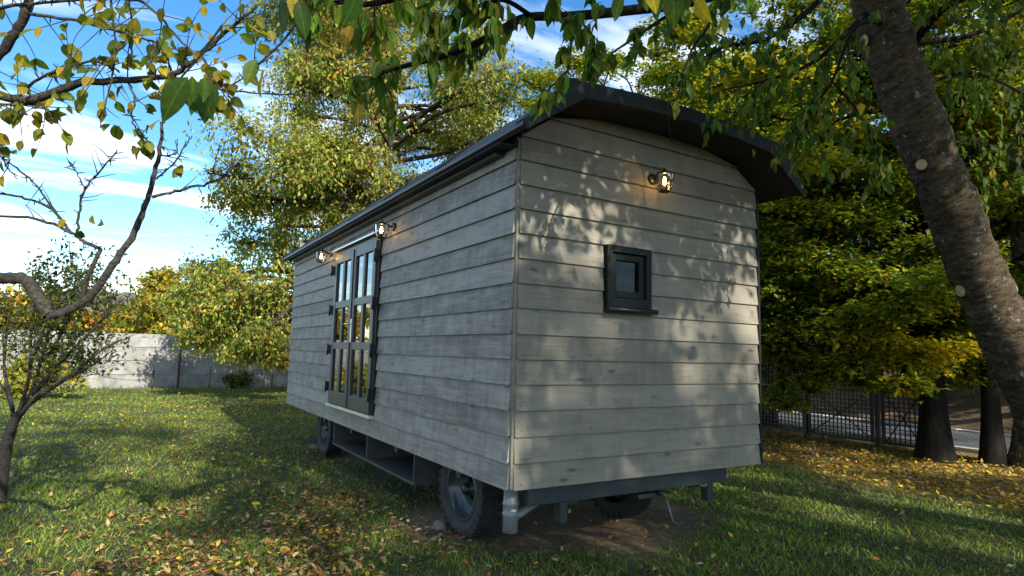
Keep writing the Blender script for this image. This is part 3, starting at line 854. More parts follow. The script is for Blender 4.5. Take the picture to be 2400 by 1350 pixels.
def leaf_arrays2(P, D, Nn, Ln, Wd, cols, fold=0.22):
    """smallest folded leaf for crowns seen from afar: 4 vertices, 2 triangles"""
    D = unit(D); S = unit(np.cross(D, Nn)); Nn = np.cross(S, D)
    Ln = np.asarray(Ln)[:, None]; Wd = np.asarray(Wd)[:, None]
    a = P + D * Ln * 0.45 + S * Wd * 0.5 + Nn * Wd * fold
    c = P + D * Ln * 0.50 - S * Wd * 0.5 + Nn * Wd * fold
    V = np.stack([P, a, P + D * Ln, c], 1).reshape(-1, 3)
    o = (np.arange(len(P)) * 4)[:, None, None]
    F = (np.array([[0, 2, 1], [0, 3, 2]])[None] + o).reshape(-1, 3)
    return V, F, np.repeat(cols, 4, 0)

def pick(pal, n, jitter=0.22, r=rng):
    w = np.array([p[1] for p in pal], float); w /= w.sum()
    c = np.array([p[0] for p in pal], float)[r.choice(len(pal), n, p=w)]
    return np.clip(c * (1 + r.normal(0, jitter, (n, 1))) * (1 + r.normal(0, 0.08, (n, 3))), 0.004, 0.8)

def rand_unit(n, r=rng):
    v = r.normal(size=(n, 3))
    return unit(v)

def tree(name, label, base, trunk, r0, clumps, twigs, per, leaf_len, ratio, pal, droop=0.6, flat=0.0, bark='bark', group=None, cat='tree',
         twig_len=None, jitter=0.25, seed=1, tube_min=0.004, pal_fn=None, limb_r=0.4, reach=0.97, twig_all=False):
    r = np.random.default_rng(seed)
    base = np.array(base, float)
    t = empty(name, base); tag(t, label, cat, group)
    tb = Tubes()
    tp_ = smooth_path(trunk, 8)
    zt = np.linspace(0, 1, len(tp_))
    rad = r0 * (1 - 0.8 * zt) * (1 + 0.7 * np.exp(-zt * 14))
    tb.add(tp_, rad, 12)
    LP, LD = [], []
    for (cx, cy, cz, rx, ry, rz) in clumps:
        c = np.array([cx, cy, cz])
        ok = np.where(tp_[:, 2] < cz - 0.25 * np.hypot(cx, cy) * 0.6)[0]
        k = ok[-1] if len(ok) else max(1, len(tp_) // 6)
        k = max(int(len(tp_) * 0.22), min(k, len(tp_) - 2))
        s = tp_[k]
        mid = (s + c) / 2 + np.array([0, 0, 0.18 * np.linalg.norm(c - s)]) * r.uniform(0.2, 1.0) + r.normal(0, 0.06, 3) * np.linalg.norm(c - s)
        limb = smooth_path([s, mid, c, c + (c - mid) * 0.35 * np.array([1, 1, 0.2])], 5)
        lr0 = max(min(rad[k] * limb_r * 1.6, 0.03 + 0.022 * np.linalg.norm(c - s)), 0.012)
        tb.add(limb, np.linspace(lr0, max(0.008, tube_min), len(limb)), 6)
        e = rand_unit(twigs, r) * (r.random((twigs, 1)) ** 0.45) * reach * np.array([rx, ry, rz]) + c
        for q in range(twigs):
            s2 = limb[r.integers(int(len(limb) * 0.45), len(limb))]
            en = e[q]
            d = en - s2
            ln = np.linalg.norm(d)
            m2 = s2 + d * 0.55 + np.array([0, 0, 0.12 * ln]) + r.normal(0, 0.07 * ln, 3)
            en2 = en - np.array([0, 0, droop * 0.12 * ln])
            tw = smooth_path([s2, m2, en2], 2)
            if q % 2 == 0 or twig_all:
                tb.add(tw, np.linspace(max(0.006, tube_min * 1.3), tube_min * 0.6, len(tw)), 3)
            tt = r.uniform(0.25, 1.0, per) ** 0.7
            idx = tt * (len(tw) - 1.001); i0_ = idx.astype(int); ff = (idx - i0_)[:, None]
            pts = tw[i0_] * (1 - ff) + tw[i0_ + 1] * ff
            spread = 0.05 + 0.10 * ln
            pts = pts + r.normal(0, 1, (per, 3)) * np.array([spread, spread, spread * (0.8 - 0.6 * flat)])
            dr = unit(en2 - m2)
            LP.append(pts); LD.append(np.repeat(dr[None], per, 0))
    P = np.concatenate(LP); D = np.concatenate(LD); n = len(P)
    D = unit(D * 0.5 + rand_unit(n, r) * 0.75 + np.array([0, 0, -droop]))
    if flat > 0:
        D[:, 2] *= (1 - flat * 0.75)
    Nn = unit(rand_unit(n, r) * (1 - flat * 0.7) + np.array([0, 0, 0.5 + flat]))
    Ln = leaf_len * r.uniform(0.5, 1.35, n)
    cols = pick(pal, n, jitter, r)
    if pal_fn is not None:
        cols = pal_fn(P, cols, r)
    keep = P[:, 2] + base[2] > 0.12
    V, F, Cc = leaf_arrays2(P[keep], D[keep], Nn[keep], Ln[keep], Ln[keep] * ratio * 1.15, cols[keep])
    me = tb.mesh('trunk'); me.materials.append(M[bark]); link(bpy.data.objects.new('trunk', me), t)
    me = np_mesh('crown', V, F, Cc); me.materials.append(M['leaf']); link(bpy.data.objects.new('crown', me), t)
    return t

def blob_clumps(n, c, rad, size, r, shell_=0.55, zsq=0.8):
    out = []
    for _ in range(n):
        u_ = rand_unit(1, r)[0] * (shell_ + (1 - shell_) * r.random())
        p = np.array(c) + u_ * np.array(rad)
        s = size * r.uniform(0.7, 1.3)
        out.append((p[0], p[1], p[2], s, s, s * zsq))
    return out

OLIVE = (0.30, 0.285, 0.055); GRN = (0.105, 0.155, 0.024); DGRN = (0.048, 0.085, 0.016); YEL = (0.56, 0.40, 0.03); ORG = (0.44, 0.22, 0.06); PALE = (0.38, 0.39, 0.11); RED = (0.34, 0.09, 0.045)

# --- big bird-cherry-like tree left of centre, behind the wagon
rr1 = np.random.default_rng(101)
b1 = np.array([3.55, 13.0, 0.0])
cl = blob_clumps(92, (-0.1, 0.2, 8.0), (4.2, 3.9, 5.6), 1.22, rr1, 0.5, 0.75)
RT = np.array([0.854, -0.5195, 0.0]); FW = np.array([0.5175, 0.8557, 0.0])
for (a, d, z, s) in ((-4.9, 0.4, 2.2, 1.0), (-4.2, -0.5, 3.2, 1.2), (-5.2, 0.8, 3.6, 0.9), (-3.3, -0.6, 2.0, 1.1), (-3.9, 0.4, 4.4, 1.1), (-3.2, -0.9, 1.35, 0.75), (-4.6, -0.3, 1.6, 0.7),
                     (-2.6, -0.3, 2.4, 1.1), (-2.7, 0.6, 5.6, 1.2), (-3.6, -0.2, 5.3, 1.0), (-2.3, -1.0, 1.2, 0.6), (-2.4, -0.7, 3.8, 1.2), (-4.9, 0, 2.9, .9), (-1.8, -0.5, 3.0, 1.0), (-5.7, .5, 2.6, .7), (-3.9, -1.2, 2.4, .9), (-3.0, -1.4, 2.9, .9), (-4.4, -1.0, 1.9, .7), (-2.7, -1.5, 1.7, .6), (-2.2, -1.2, 4.6, .9), (-5.0, 0.2, 2.3, .8)):
    p = RT * a + FW * d
    cl.append((p[0], p[1], z, s, s, s * 0.7))
def warm_top(P, c, r):
    k = np.clip(vnoise(P[:, 0] * 0.9 + 5, P[:, 2] * 0.9, 55) * 1.6 - 0.75, 0, 1)[:, None]
    return c * (1 - k * 0.4) + np.array(ORG) * k * 0.4
tree('leafy_tree', 'tall olive and orange tree behind the far end of the hut', b1,
     [(0, 0, 0), (0.1, 0.05, 2.5), (-0.1, 0.1, 5.0), (0.15, 0, 8.0), (0.05, 0.1, 12.0)], 0.26, cl, 45, 30, 0.122, 0.40,
     [((0.37, 0.38, 0.09), 4.5), ((0.20, 0.27, 0.045), 4.5), ((0.44, 0.44, 0.14), 1.5), (ORG, 0.8), (YEL, 0.5)], droop=0.5, seed=11, pal_fn=warm_top, twig_all=True)

# --- trees above the roof ridge, farther back
def far_tree(px, depth, z, rad, n, size, pal, label, seed, twigs=28, per=26, leaf=0.21, group='trees behind the hut', droop=0.5, h=None):
    p = at(px, 700, depth); r = np.random.default_rng(seed)
    cl = blob_clumps(n, (0, 0, z), rad, size, r, 0.45, 0.7)
    return tree('leafy_tree', label, (p[0], p[1], 0), [(0, 0, 0), (0.1, 0, z * 0.5), (0, 0.1, z + rad[2] * 0.7)], 0.22, cl, twigs, per, leaf, 0.48, pal, droop=droop, seed=seed, group=group)
far_tree(1500, 22, 7.4, (2.2, 2.2, 4.2), 30, 1.1, [(PALE, 4), (OLIVE, 2), (GRN, 1.5)], 'pale green tree rising behind the roof ridge', 21, leaf=0.17)
far_tree(1760, 24, 9.0, (3.6, 3.6, 6.0), 40, 1.5, [(YEL, 4), (ORG, 1.6), (OLIVE, 1.2)], 'golden yellow tree rising behind the right half of the roof', 22)
far_tree(2050, 27, 8.5, (4.2, 4.2, 7.0), 44, 1.7, [(OLIVE, 2), (GRN, 3), (YEL, 1.5)], 'green and yellow tree far behind the leaning trunk', 23)
far_tree(2420, 26, 8.0, (4.2, 4.2, 7.0), 44, 1.7, [(GRN, 3), (DGRN, 2), (OLIVE, 1)], 'tall green tree beyond the road at the right edge', 24)

# --- hornbeams along the fence: flat layered sprays
def layered(base, h, rad, n, label, seed, r0, pal, extra=(), twigs=34, per=30, leaf=0.09, zlo=1.0, bark='bark_dark', trunk=None, lean=(0, 0), cols_fn=None, zsq=0.32):
    r = np.random.default_rng(seed)
    cl = []
    for _ in range(n):
        z = zlo + (h - zlo) * r.random() ** 0.9
        a = r.uniform(0, 2 * math.pi); d = rad * (0.35 + 0.65 * r.random()) * (1 - 0.35 * z / h)
        s = r.uniform(0.6, 1.15)
        cl.append((d * math.cos(a) + lean[0], d * math.sin(a) + lean[1], z, s, s, s * zsq))
    for px, py, d, s in extra:
        p = at(px, py, d) - np.array(base); cl.append((p[0], p[1], p[2], s, s, s * 0.35))
    return tree('hornbeam', label, base, trunk or [(0, 0, -0.05), (0.05, 0.02, h * 0.3), (0, 0.1, h * 0.6), (0.1, 0, h)], r0, cl, twigs, per, leaf, 0.55, pal,
                droop=0.22, flat=0.75, bark=bark, seed=seed, group='trees along the fence', pal_fn=cols_fn)
def sunlit_gold(P, c, r):  # yellow leaf clumps; the brightness of sunlit patches is put into their colour
    k = np.clip(vnoise(P[:, 0] * 1.3 + 3 + P[:, 1] * 0.9, P[:, 2] * 1.9 + 7, 77) * 2.6 - 1.6, 0, 1)
    g = (r.random(len(P)) < k)[:, None]
    return np.where(g, np.array([0.66, 0.52, 0.03]) * r.uniform(0.6, 1.2, (len(P), 1)), c)
HP = [((0.21, 0.29, 0.03), 4), ((0.14, 0.21, 0.028), 3), (DGRN, 0.6), ((0.36, 0.38, 0.04), 2.6), (YEL, 1.0)]
rx_ = np.random.default_rng(39)
fillA = [(rx_.uniform(2000, 2390), rx_.uniform(280, 840), rx_.uniform(8.6, 9.8), rx_.uniform(.5, .8)) for _ in range(26)]
fillB = [(rx_.uniform(1800, 2060), rx_.uniform(330, 860), rx_.uniform(9.0, 10.4), rx_.uniform(.5, .8)) for _ in range(24)]
layered((8.30, 1.28, 0), 8.5, 3.3, 62, 'thick dark trunked hornbeam at the right end of the gate', 31, 0.175, HP, extra=fillA + [(2080, 800, 8.6, .6), (2150, 860, 8.6, .5), (2000, 850, 9.0, .6), (2250, 830, 9, .7), (2130, 700, 8.3, .7), (2030, 740, 8.6, .7), (2300, 760, 8.8, .7), (2120, 900, 8.2, .35), (2280, 880, 9.5, .6), (1960, 780, 9, .7)], lean=(-0.2, 0.8), zlo=1.9, cols_fn=sunlit_gold)
layered((8.62, 0.66, 0), 7.5, 2.6, 40, 'slender dark hornbeam right of the thick trunk', 32, 0.12, HP, lean=(-0.3, 0.6), zlo=2.0, cols_fn=sunlit_gold)
layered((9.6, 5.2, 0), 9.0, 3.2, 70, 'dense hornbeam beside the right corner of the hut', 33, 0.18, HP, extra=fillB + [(1830, 820, 9.8, .7), (1880, 900, 9.6, .55), (1950, 860, 9.6, .6), (1820, 700, 9.6, .8), (1900, 740, 9.4, .8), (1990, 890, 9.6, .5), (1840, 940, 9.8, .4), (1900, 620, 9.2, .8), (1820, 580, 9.6, .8), (1960, 640, 9.2, .8)], lean=(-1.2, -0.6), zlo=1.3, cols_fn=sunlit_gold)
layered((9.8, 9.5, 0), 9.5, 3.6, 56, 'hornbeam farther along the fence behind the hut', 34, 0.18, HP, lean=(-1.6, 0), zlo=2.2, cols_fn=sunlit_gold)
# lichened trunk whose foot shows at the right edge
layered((8.95, 0.22, 0), 9.0, 3.0, 36, 'lichen-spotted trunk with a knobbly foot behind the leaning cherry', 35, 0.25, HP, bark='bark_mossy', zlo=3.4, lean=(0.3, -1.2), cols_fn=sunlit_gold)
for i, (x, y, h, lab) in enumerate(((15.5, -3.0, 8, 'dark green tree across the road at the far right'), (16.5, 3.5, 9, 'dark green tree across the road behind the gate'),
                                    (15.5, 9.5, 9, 'dark green tree across the road behind the dense hornbeam'), (20, 0, 11, 'tall tree up the bank behind the slender hornbeam'), (19, 15, 11, 'tall tree up the bank behind the hut'))):
    layered((x, y, 0.3), h, 3.4, 40, lab, 41 + i, 0.16, HP, twigs=20, per=20, leaf=0.21, zlo=0.5, cols_fn=sunlit_gold)

# --- trees out of frame behind the camera: they shade the lawn and dapple the end wall
for i, (x, nc, lab) in enumerate(((-24, 20, 'tall tree in the wood behind the viewer, farthest left'), (-16, 20, 'tall tree in the wood behind the viewer, second from the left'), (-8.5, 22, 'tall tree in the wood behind the viewer, third from the left'),
        (-1.5, 28, 'tall tree in the wood straight behind the viewer'), (4.5, 24, 'dense tall tree in the wood behind the viewer'), (11.5, 14, 'tall tree in the wood behind the viewer, third from the right'),
        (18.5, 14, 'tall tree in the wood behind the viewer, second from the right'), (26, 10, 'tall tree in the wood behind the viewer, farthest right'))):
    y = -28 - (i % 2) * 2.5
    r = np.random.default_rng(60 + i)
    cl = blob_clumps(nc, (0, 0, 14.5), (5.0, 3.0, 10.5), 2.1, r, 0.2, 0.9)
    tree('wood_tree', lab, (x, y, 0), [(0, 0, 0), (0.1, 0, 7), (0, 0.1, 20)], 0.3, cl, 12, 12, 0.42, 0.5, [(GRN, 3), (OLIVE, 2), (YEL, 1)], seed=70 + i, group='tall trees behind the viewer')
for i, (x, y, lab) in enumerate(((1.6, -10.5, 'unseen young tree added for dapples behind the viewer'), (5.6, -9.5, 'unseen young tree added for dapples, towards the road'))):  # extra trees added out of view, to break the sun into mid-sized dapples
    r = np.random.default_rng(90 + i)
    cl = blob_clumps(11, (0, 0, 6.9), (2.6, 1.6, 2.6), 0.85, r, 0.2, 0.9)
    tree('dapple_tree', lab, (x, y, 0), [(0, 0, 0), (0.1, 0, 3.5), (0, 0.1, 8)], 0.09, cl, 12, 11, 0.17, 0.5, [(GRN, 3), (OLIVE, 2)], seed=95 + i, group='unseen young trees added for dapples')

# ------------------------------------------------------------------ concrete wall
wa, wb = at(-420, 800, 16.4)[:2], at(1150, 800, 27.0)[:2]
wd = wb - wa; wlen = np.linalg.norm(wd); wu = wd / wlen; wnrm = np.array([wu[1], -wu[0]])
cw = empty('concrete_wall', (wa[0], wa[1], 0)); cw.rotation_euler = (0, 0, math.atan2(wu[1], wu[0]))
tag(cw, 'grey precast concrete panel wall along the back of the lawn', 'wall')
npan = int(wlen / 2.1)
for k in range(npan + 1):
    MB().box(k * 2.1 - 0.07, k * 2.1 + 0.07, -0.09, 0.06, -0.05, 1.80).build('wall_post', M['concrete'], cw, 0.012)
    if k < npan:
        for j in range(4):
            MB().box(k * 2.1 + 0.068, k * 2.1 + 2.032, -0.03 + 0.006 * ((k + j) % 2), 0.03, j * 0.445 - 0.04 * (j == 0), j * 0.445 + 0.433).build('wall_panel', M['concrete'], cw, 0.008)

# chain-link fence in front of it
def chain_link(a, b, h, name, label, pitch=0.075, wire=0.0016, step=2.4, rust_at=None, skip=()):
    a = np.array(a, float); b = np.array(b, float); ln = np.linalg.norm(b - a); u_ = (b - a) / ln
    o = empty(name, (a[0], a[1], 0)); o.rotation_euler = (0, 0, math.atan2(u_[1], u_[0])); tag(o, label, 'fence')
    V, F = [], []; n = 0
    def seg(p, q):
        nonlocal n
        d = unit(np.array(q) - np.array(p)); s = np.array([-d[2], 0, d[0]]); y = np.array([0, 1.0, 0])
        for c in (p, q):
            for k in range(3):
                ang = 2 * math.pi * k / 3
                V.append(np.array(c) + wire * (math.cos(ang) * s + math.sin(ang) * y))
        for k in range(3):
            k2 = (k + 1) % 3
            F.append((n + k, n + k2, n + 3 + k2, n + 3 + k))
        n += 6
    x = -h
    while x < ln:
        x0, x1 = max(x, 0), min(x + h, ln)
        if x1 > x0:
            seg((x0, 0.002, x0 - x), (x1, 0.002, x1 - x)); seg((x0, -0.002, h - (x0 - x)), (x1, -0.002, h - (x1 - x)))
        x += pitch
    for zz_ in (0.03, h * 0.5, h):
        seg((0, 0, zz_), (ln, 0, zz_))
    me = np_mesh('wire_mesh', np.array(V), np.array(F)); me.materials.append(M['steel'])
    tag(link(bpy.data.objects.new('wire_mesh', me), o), kind='stuff')
    return o, ln
fa = wa + wnrm * 0.75; fb = wb + wnrm * 0.75
cf, fln = chain_link(fa, fb, 1.30, 'chain_link_fence', 'sagging chain-link fence in front of the concrete wall')
def fence_x(px):       # where along the fence the photo column px falls
    d = RM @ np.array([(px - 1200) / FPX, -(860 - 675) / FPX, -1.0]); d = d[:2]
    A = np.array([[wu[0], -d[0]], [wu[1], -d[1]]])
    return float(np.linalg.solve(A, CAM[:2] - fa)[0])
x = fence_x(420)
MB().box(x - 0.035, x + 0.035, -0.04, 0.03, -0.05, 1.42).build('fence_post', M['rust'], cf)['label'] = 'rust red iron fence post'
x = fence_x(494); MB().tube([(x, 0, -0.05), (x, 0, 1.30)], 0.022, 8).build('fence_post', M['steel'], cf)
x = fence_x(360); MB().tube([(x, -0.05, -0.05), (x + 0.02, -0.05, 0.62)], 0.03, 8).build('fence_post', M['bark_grey'], cf)
for px in (120, 640, 760):
    x = fence_x(px); MB().tube([(x, 0, -0.05), (x, 0, 1.30)], 0.022, 8).build('fence_post', M['steel'], cf)
chain_link((9.05, 1.35), (9.05, -6.0), 1.5, 'chain_link_fence', 'dark chain-link fence between the trunks beside the road', wire=0.0012)

# ------------------------------------------------------------------ lattice gate and fence panels
def lattice_panel(y0, y1, h, name, label, cat, brace=True, grp=None):
    o = empty(name, (9.0, y0, 0)); tag(o, label, cat, grp)
    w = y1 - y0
    fr_ = MB()
    for a, b2 in ((0.0, 0.05), (w - 0.05, w)):
        fr_.box(-0.022, 0.022, a, b2, 0.06, h)
    fr_.box(-0.022, 0.022, 0.05, w - 0.05, 0.06, 0.10); fr_.box(-0.022, 0.022, 0.05, w - 0.05, h - 0.05, h); fr_.box(-0.022, 0.022, 0.05, w - 0.05, h * 0.46, h * 0.46 + 0.04)
    fr_.build('frame', M['black_metal'], o)
    lt = MB()
    nb = int((w - 0.1) / 0.075)
    for k in range(1, nb):
        y = 0.05 + (w - 0.1) * k / nb
        lt.box(-0.009, 0.009, y - 0.009, y + 0.009, 0.10, h - 0.05)
    z = 0.17
    while z < h - 0.08:
        lt.box(-0.014, -0.0092, 0.05, w - 0.05, z - 0.008, z + 0.008); z += 0.075
    tag(lt.build('lattice', M['black_metal'], o), kind='stuff')
    if brace:
        for a, b2 in (((0.03, 0.05, 0.10), (0.03, w - 0.05, h * 0.46)), ((0.03, w - 0.05, 0.10), (0.03, 0.05, h * 0.46))):
            MB().tube([a, b2], 0.012, 5).build('brace', M['black_metal'], o)
    return o
lattice_panel(1.75, 2.42, 2.0, 'metal_gate', 'narrow black lattice gate leaf next to the thick trunk', 'gate')
lattice_panel(2.56, 3.80, 2.0, 'metal_gate', 'wide black lattice gate leaf left of the double post', 'gate')
lattice_panel(3.86, 5.9, 2.0, 'lattice_fence', 'black lattice fence panel beside the corner of the hut', 'fence', False)
lattice_panel(5.96, 8.0, 2.0, 'lattice_fence', 'black lattice fence panel mostly hidden behind the hut', 'fence', False)
for i, (y, lab) in enumerate(((1.66, 'black gate post against the thick trunk'), (2.49, 'black gate post between the two gate leaves'), (3.83, 'black post between gate and fence panel'), (5.93, 'black fence post nearest the hut corner'))):
    tag(MB().box(8.955, 9.045, y - 0.028, y + 0.028, -0.1, 2.1).build('gate_post', M['black_metal']), lab, 'post', 'posts of the lattice gate')

# ------------------------------------------------------------------ shrubs behind and before the wall
def shrub(name, px, depth, zc, rad, n, size, pal, label, seed, leaf=0.2, grp='autumn shrubs beyond the concrete wall', per=20, twigs=22):
    p = at(px, 700, depth); r = np.random.default_rng(seed)
    cl = blob_clumps(n, (0, 0, zc), rad, size, r, 0.4, 0.8)
    tree(name, label, (p[0], p[1], 0), [(0, 0, 0), (0.1, 0, zc * 0.6), (0, 0.1, zc + rad[2] * 0.5)], 0.10, cl, twigs, per, leaf, 0.5, pal, droop=0.3, seed=seed, group=grp, cat='shrub' if name == 'shrub' else 'tree')
shrub('shrub', 400, 26.5, 2.8, (1.6, 1.6, 2.0), 22, 0.9, [(YEL, 3), (OLIVE, 3), (GRN, 1)], 'golden shrub behind the wall below the big tree', 81)
shrub('shrub', 310, 27.5, 2.1, (1.5, 1.5, 1.1), 16, 0.8, [(YEL, 2), (OLIVE, 3), (GRN, 2)], 'yellow green shrub behind the wall beside the small tree', 82)
shrub('shrub', 500, 27.5, 3.0, (2.0, 2.0, 2.6), 24, 1.0, [(OLIVE, 3), (GRN, 3), (YEL, 1)], 'olive shrub behind the wall under the overhanging branches', 83)
shrub('shrub', 40, 22, 1.9, (1.7, 1.3, 1.3), 18, 0.8, [(YEL, 4), (OLIVE, 2), (ORG, 0.8)], 'bright yellow shrub behind the wall at the left edge', 84)
shrub('shrub', 170, 24, 1.7, (1.4, 1.2, 0.9), 14, 0.7, [(ORG, 2), (YEL, 2), (OLIVE, 2)], 'brownish shrub behind the wall behind the small tree', 85)
shrub('shrub', 640, 28, 2.4, (1.8, 1.8, 1.6), 18, 0.9, [(ORG, 2), (OLIVE, 3), (RED, 0.5)], 'rusty shrub behind the wall next to the hut corner', 86)
shrub('garden_plant', 105, 15.5, 0.55, (0.85, 0.6, 0.55), 10, 0.4, [((0.30, 0.34, 0.06), 3), (YEL, 1)], 'pale yellow green bush on the lawn behind the small tree', 87, leaf=0.10, grp=None)
shrub('garden_plant', 560, 21.3, 0.28, (0.7, 0.3, 0.25), 6, 0.28, [(DGRN, 2), (OLIVE, 1)], 'dark weeds growing at the foot of the wall', 89, leaf=0.08, grp=None)

# ------------------------------------------------------------------ near foliage: shared leaf meshes for single leaves
def leaf_shape(name, width, fold, droop, wav, mat, seed):
    r = np.random.default_rng(seed)
    n = 6; V = []; F = []
    for i in range(n + 1):
        t = i / n
        w = width * (math.sin(math.pi * min(1, t ** 0.82)) ** 0.85) * 0.5 if 0 < i < n else 0.004
        z = -droop * t * t
        wv = wav * r.normal()
        V += [(t, w, z + fold * w + wv), (t, 0, z), (t, -w, z + fold * w + wav * r.normal())]
    for i in range(n):
        a = i * 3
        F += [(a, a + 3, a + 4, a + 1), (a + 1, a + 4, a + 5, a + 2)]
    me = np_mesh(name, np.array(V), np.array(F), None, True)
    me.materials.append(mat)
    return me
NEAR = [leaf_shape('leaf', 0.48, 0.35, 0.14, 0.006, M['leaf_one'], 1), leaf_shape('leaf', 0.52, 0.15, 0.22, 0.010, M['leaf_one'], 2), leaf_shape('leaf', 0.44, 0.55, 0.05, 0.006, M['leaf_one'], 3)]
ROUND = [leaf_shape('leaf', 0.72, 0.25, 0.15, 0.010, M['leaf_one'], 4), leaf_shape('leaf', 0.66, 0.45, 0.10, 0.010, M['leaf_one'], 5)]

def leaf_objects(P, D, Nn, Ln, cols, parent, shapes, r, maxn=300):
    """the largest-looking leaves become single parts, the rest one mesh"""
    D = unit(D); S = unit(np.cross(Nn, D)); Nn = np.cross(D, S)
    x, y, z = project(P)
    size = np.where((z > 0.2) & (x > -80) & (x < 2480) & (y > -80) & (y < 1430), Ln / np.maximum(z, 0.2), 0)
    order = np.argsort(-size)
    sel = order[:maxn]; sel = sel[size[sel] > 0]
    rest = np.setdiff1d(np.arange(len(P)), sel)
    base = np.array(parent.location)
    for i in sel:
        o = bpy.data.objects.new('leaf', shapes[int(r.integers(len(shapes)))])
        L_ = float(Ln[i])
        m_ = Matrix([[D[i, k] * L_, S[i, k] * L_, Nn[i, k] * L_, P[i, k] - base[k]] for k in range(3)] + [[0, 0, 0, 1]])
        o.color = (*[float(c) for c in cols[i]], 1)
        link(o, parent)
        o.matrix_basis = m_
    if len(rest):
        wdt = 0.72 if shapes is ROUND else 0.5
        V, F, Cc = leaf_arrays(P[rest] - base, D[rest], Nn[rest], Ln[rest], Ln[rest] * wdt, cols[rest])
        me = np_mesh('foliage', V, F, Cc); me.materials.append(M['leaf'])
        tag(link(bpy.data.objects.new('foliage', me), parent), kind='stuff')

def px_path(pts, k=6):
    return smooth_path([at(*p) for p in pts], k)

def twigs_on(tb, path, n, ln, r, droop=0.35, rad=0.004, t0=0.1, up=0.0, sides=4):
    """random side twigs, returned as paths"""
    out = []
    for _ in range(n):
        i = int(r.uniform(t0, 0.98) * (len(path) - 2))
        s = path[i]; d = unit(path[i + 1] - path[i])
        v = unit(rand_unit(1, r)[0] * 0.9 + d * 0.6 + np.array([0, 0, up - droop * 0.5]))
        l2 = ln * r.uniform(0.5, 1.3)
        p = smooth_path([s, s + v * l2 * 0.5 + r.normal(0, 0.03 * l2, 3), s + v * l2 + np.array([0, 0, -droop * l2 * 0.4])], 4)
        tb.add(p, np.linspace(rad, rad * 0.45, len(p)), sides)
        out.append(p)
    return out

# ------------------------------------------------------------------ leaning cherry on the right
r = np.random.default_rng(201)
DC = 5.0
trunk_px = [(2640, 1330, 5.15), (2590, 1240, 5.15), (2505, 1080, 5.1), (2440, 920, 5.05), (2375, 790, 5.0), (2310, 650, 5.0), (2248, 500, 4.95), (2170, 310, 4.9), (2110, 150, 4.85), (2066, 0, 4.8), (2030, -140, 4.75), (1990, -300, 4.7)]
tpth = px_path([(a - 13, b2, c) for a, b2, c in trunk_px], 24)
tpth[0, 2] = -0.15
cb = np.array([tpth[0, 0], tpth[0, 1], 0.0])
ct = empty('cherry_tree', cb)
tag(ct, 'leaning cherry tree with lichened bark and sawn stubs at right', 'tree')
nS = 44
rads = np.interp(np.linspace(0, 1, len(tpth)), [0, 0.08, 0.2, 0.45, 0.7, 1], [0.30, 0.245, 0.215, 0.193, 0.180, 0.15])
V, F = tube_arrays(tpth, rads, nS)
V = V.reshape(len(tpth), nS, 3)
ang = np.arange(nS) / nS
lenp = np.linspace(0, 1, len(tpth))
bumps = (vnoise(np.repeat(lenp[:, None] * 22, nS, 1), np.repeat(ang[None] * 4, len(tpth), 0), 5) - 0.5) * 0.026 + (vnoise(np.repeat(lenp[:, None] * 110, nS, 1), np.repeat(ang[None] * 9, len(tpth), 0), 6) - 0.5) * 0.026
bumps[:, -3:] *= np.array([0.7, 0.4, 0.2]); bumps[:, :3] *= np.array([0.2, 0.4, 0.7])
ctr = tpth[:, None, :]
V = ctr + (V - ctr) * (1 + bumps[..., None] / rads[:, None, None])
alen = np.concatenate([[0], np.cumsum(np.linalg.norm(np.diff(tpth, axis=0), axis=1))])
tc3 = np.stack([np.broadcast_to(0.25 * np.cos(ang * 2 * np.pi)[None], V.shape[:2]), np.broadcast_to(0.25 * np.sin(ang * 2 * np.pi)[None], V.shape[:2]), np.broadcast_to(alen[:, None], V.shape[:2])], -1)
me = np_mesh('trunk', V.reshape(-1, 3) - cb, F, tc3.reshape(-1, 3), True); me.materials.append(M['bark_cherry'])
link(bpy.data.objects.new('trunk', me), ct)
def stub(py, rad, facing):
    """a pruned branch: swollen collar and a pale oval cut, almost flush with the bark"""
    px_, py_, _ = project(tpth); k = int(np.argmin(np.abs(py_ - py)))
    f_ = unit(np.array(facing, float)); t_ = unit(tpth[k + 1] - tpth[k - 1]); f_ = unit(f_ - t_ * (f_ @ t_) * 0.6)
    c = tpth[k] + f_ * rads[k] * 0.99 - cb
    o = MB().tube([c - f_ * 0.07, c - f_ * 0.02, c + f_ * 0.012, c + f_ * 0.016], [rad * 2.0, rad * 1.5, rad * 1.18, rad * 0.99], 18, False).build('sawn_stub', M['bark'], ct)
    MB().tube([c - f_ * 0.01, c + f_ * 0.017], [rad, rad * 0.97], 18, True, False).build('cut_face', M['cut_wood'], o)
camd = -np.array([0.5146, 0.8511, 0.0]); rgt = np.array([0.854, -0.5195, 0])
stub(85, 0.044, -rgt * 1.0 + camd * 0.12)
stub(384, 0.042, -rgt * 0.82 + camd * 0.5)
stub(668, 0.050, -rgt * 1.0 + camd * 0.08)

tb = Tubes()
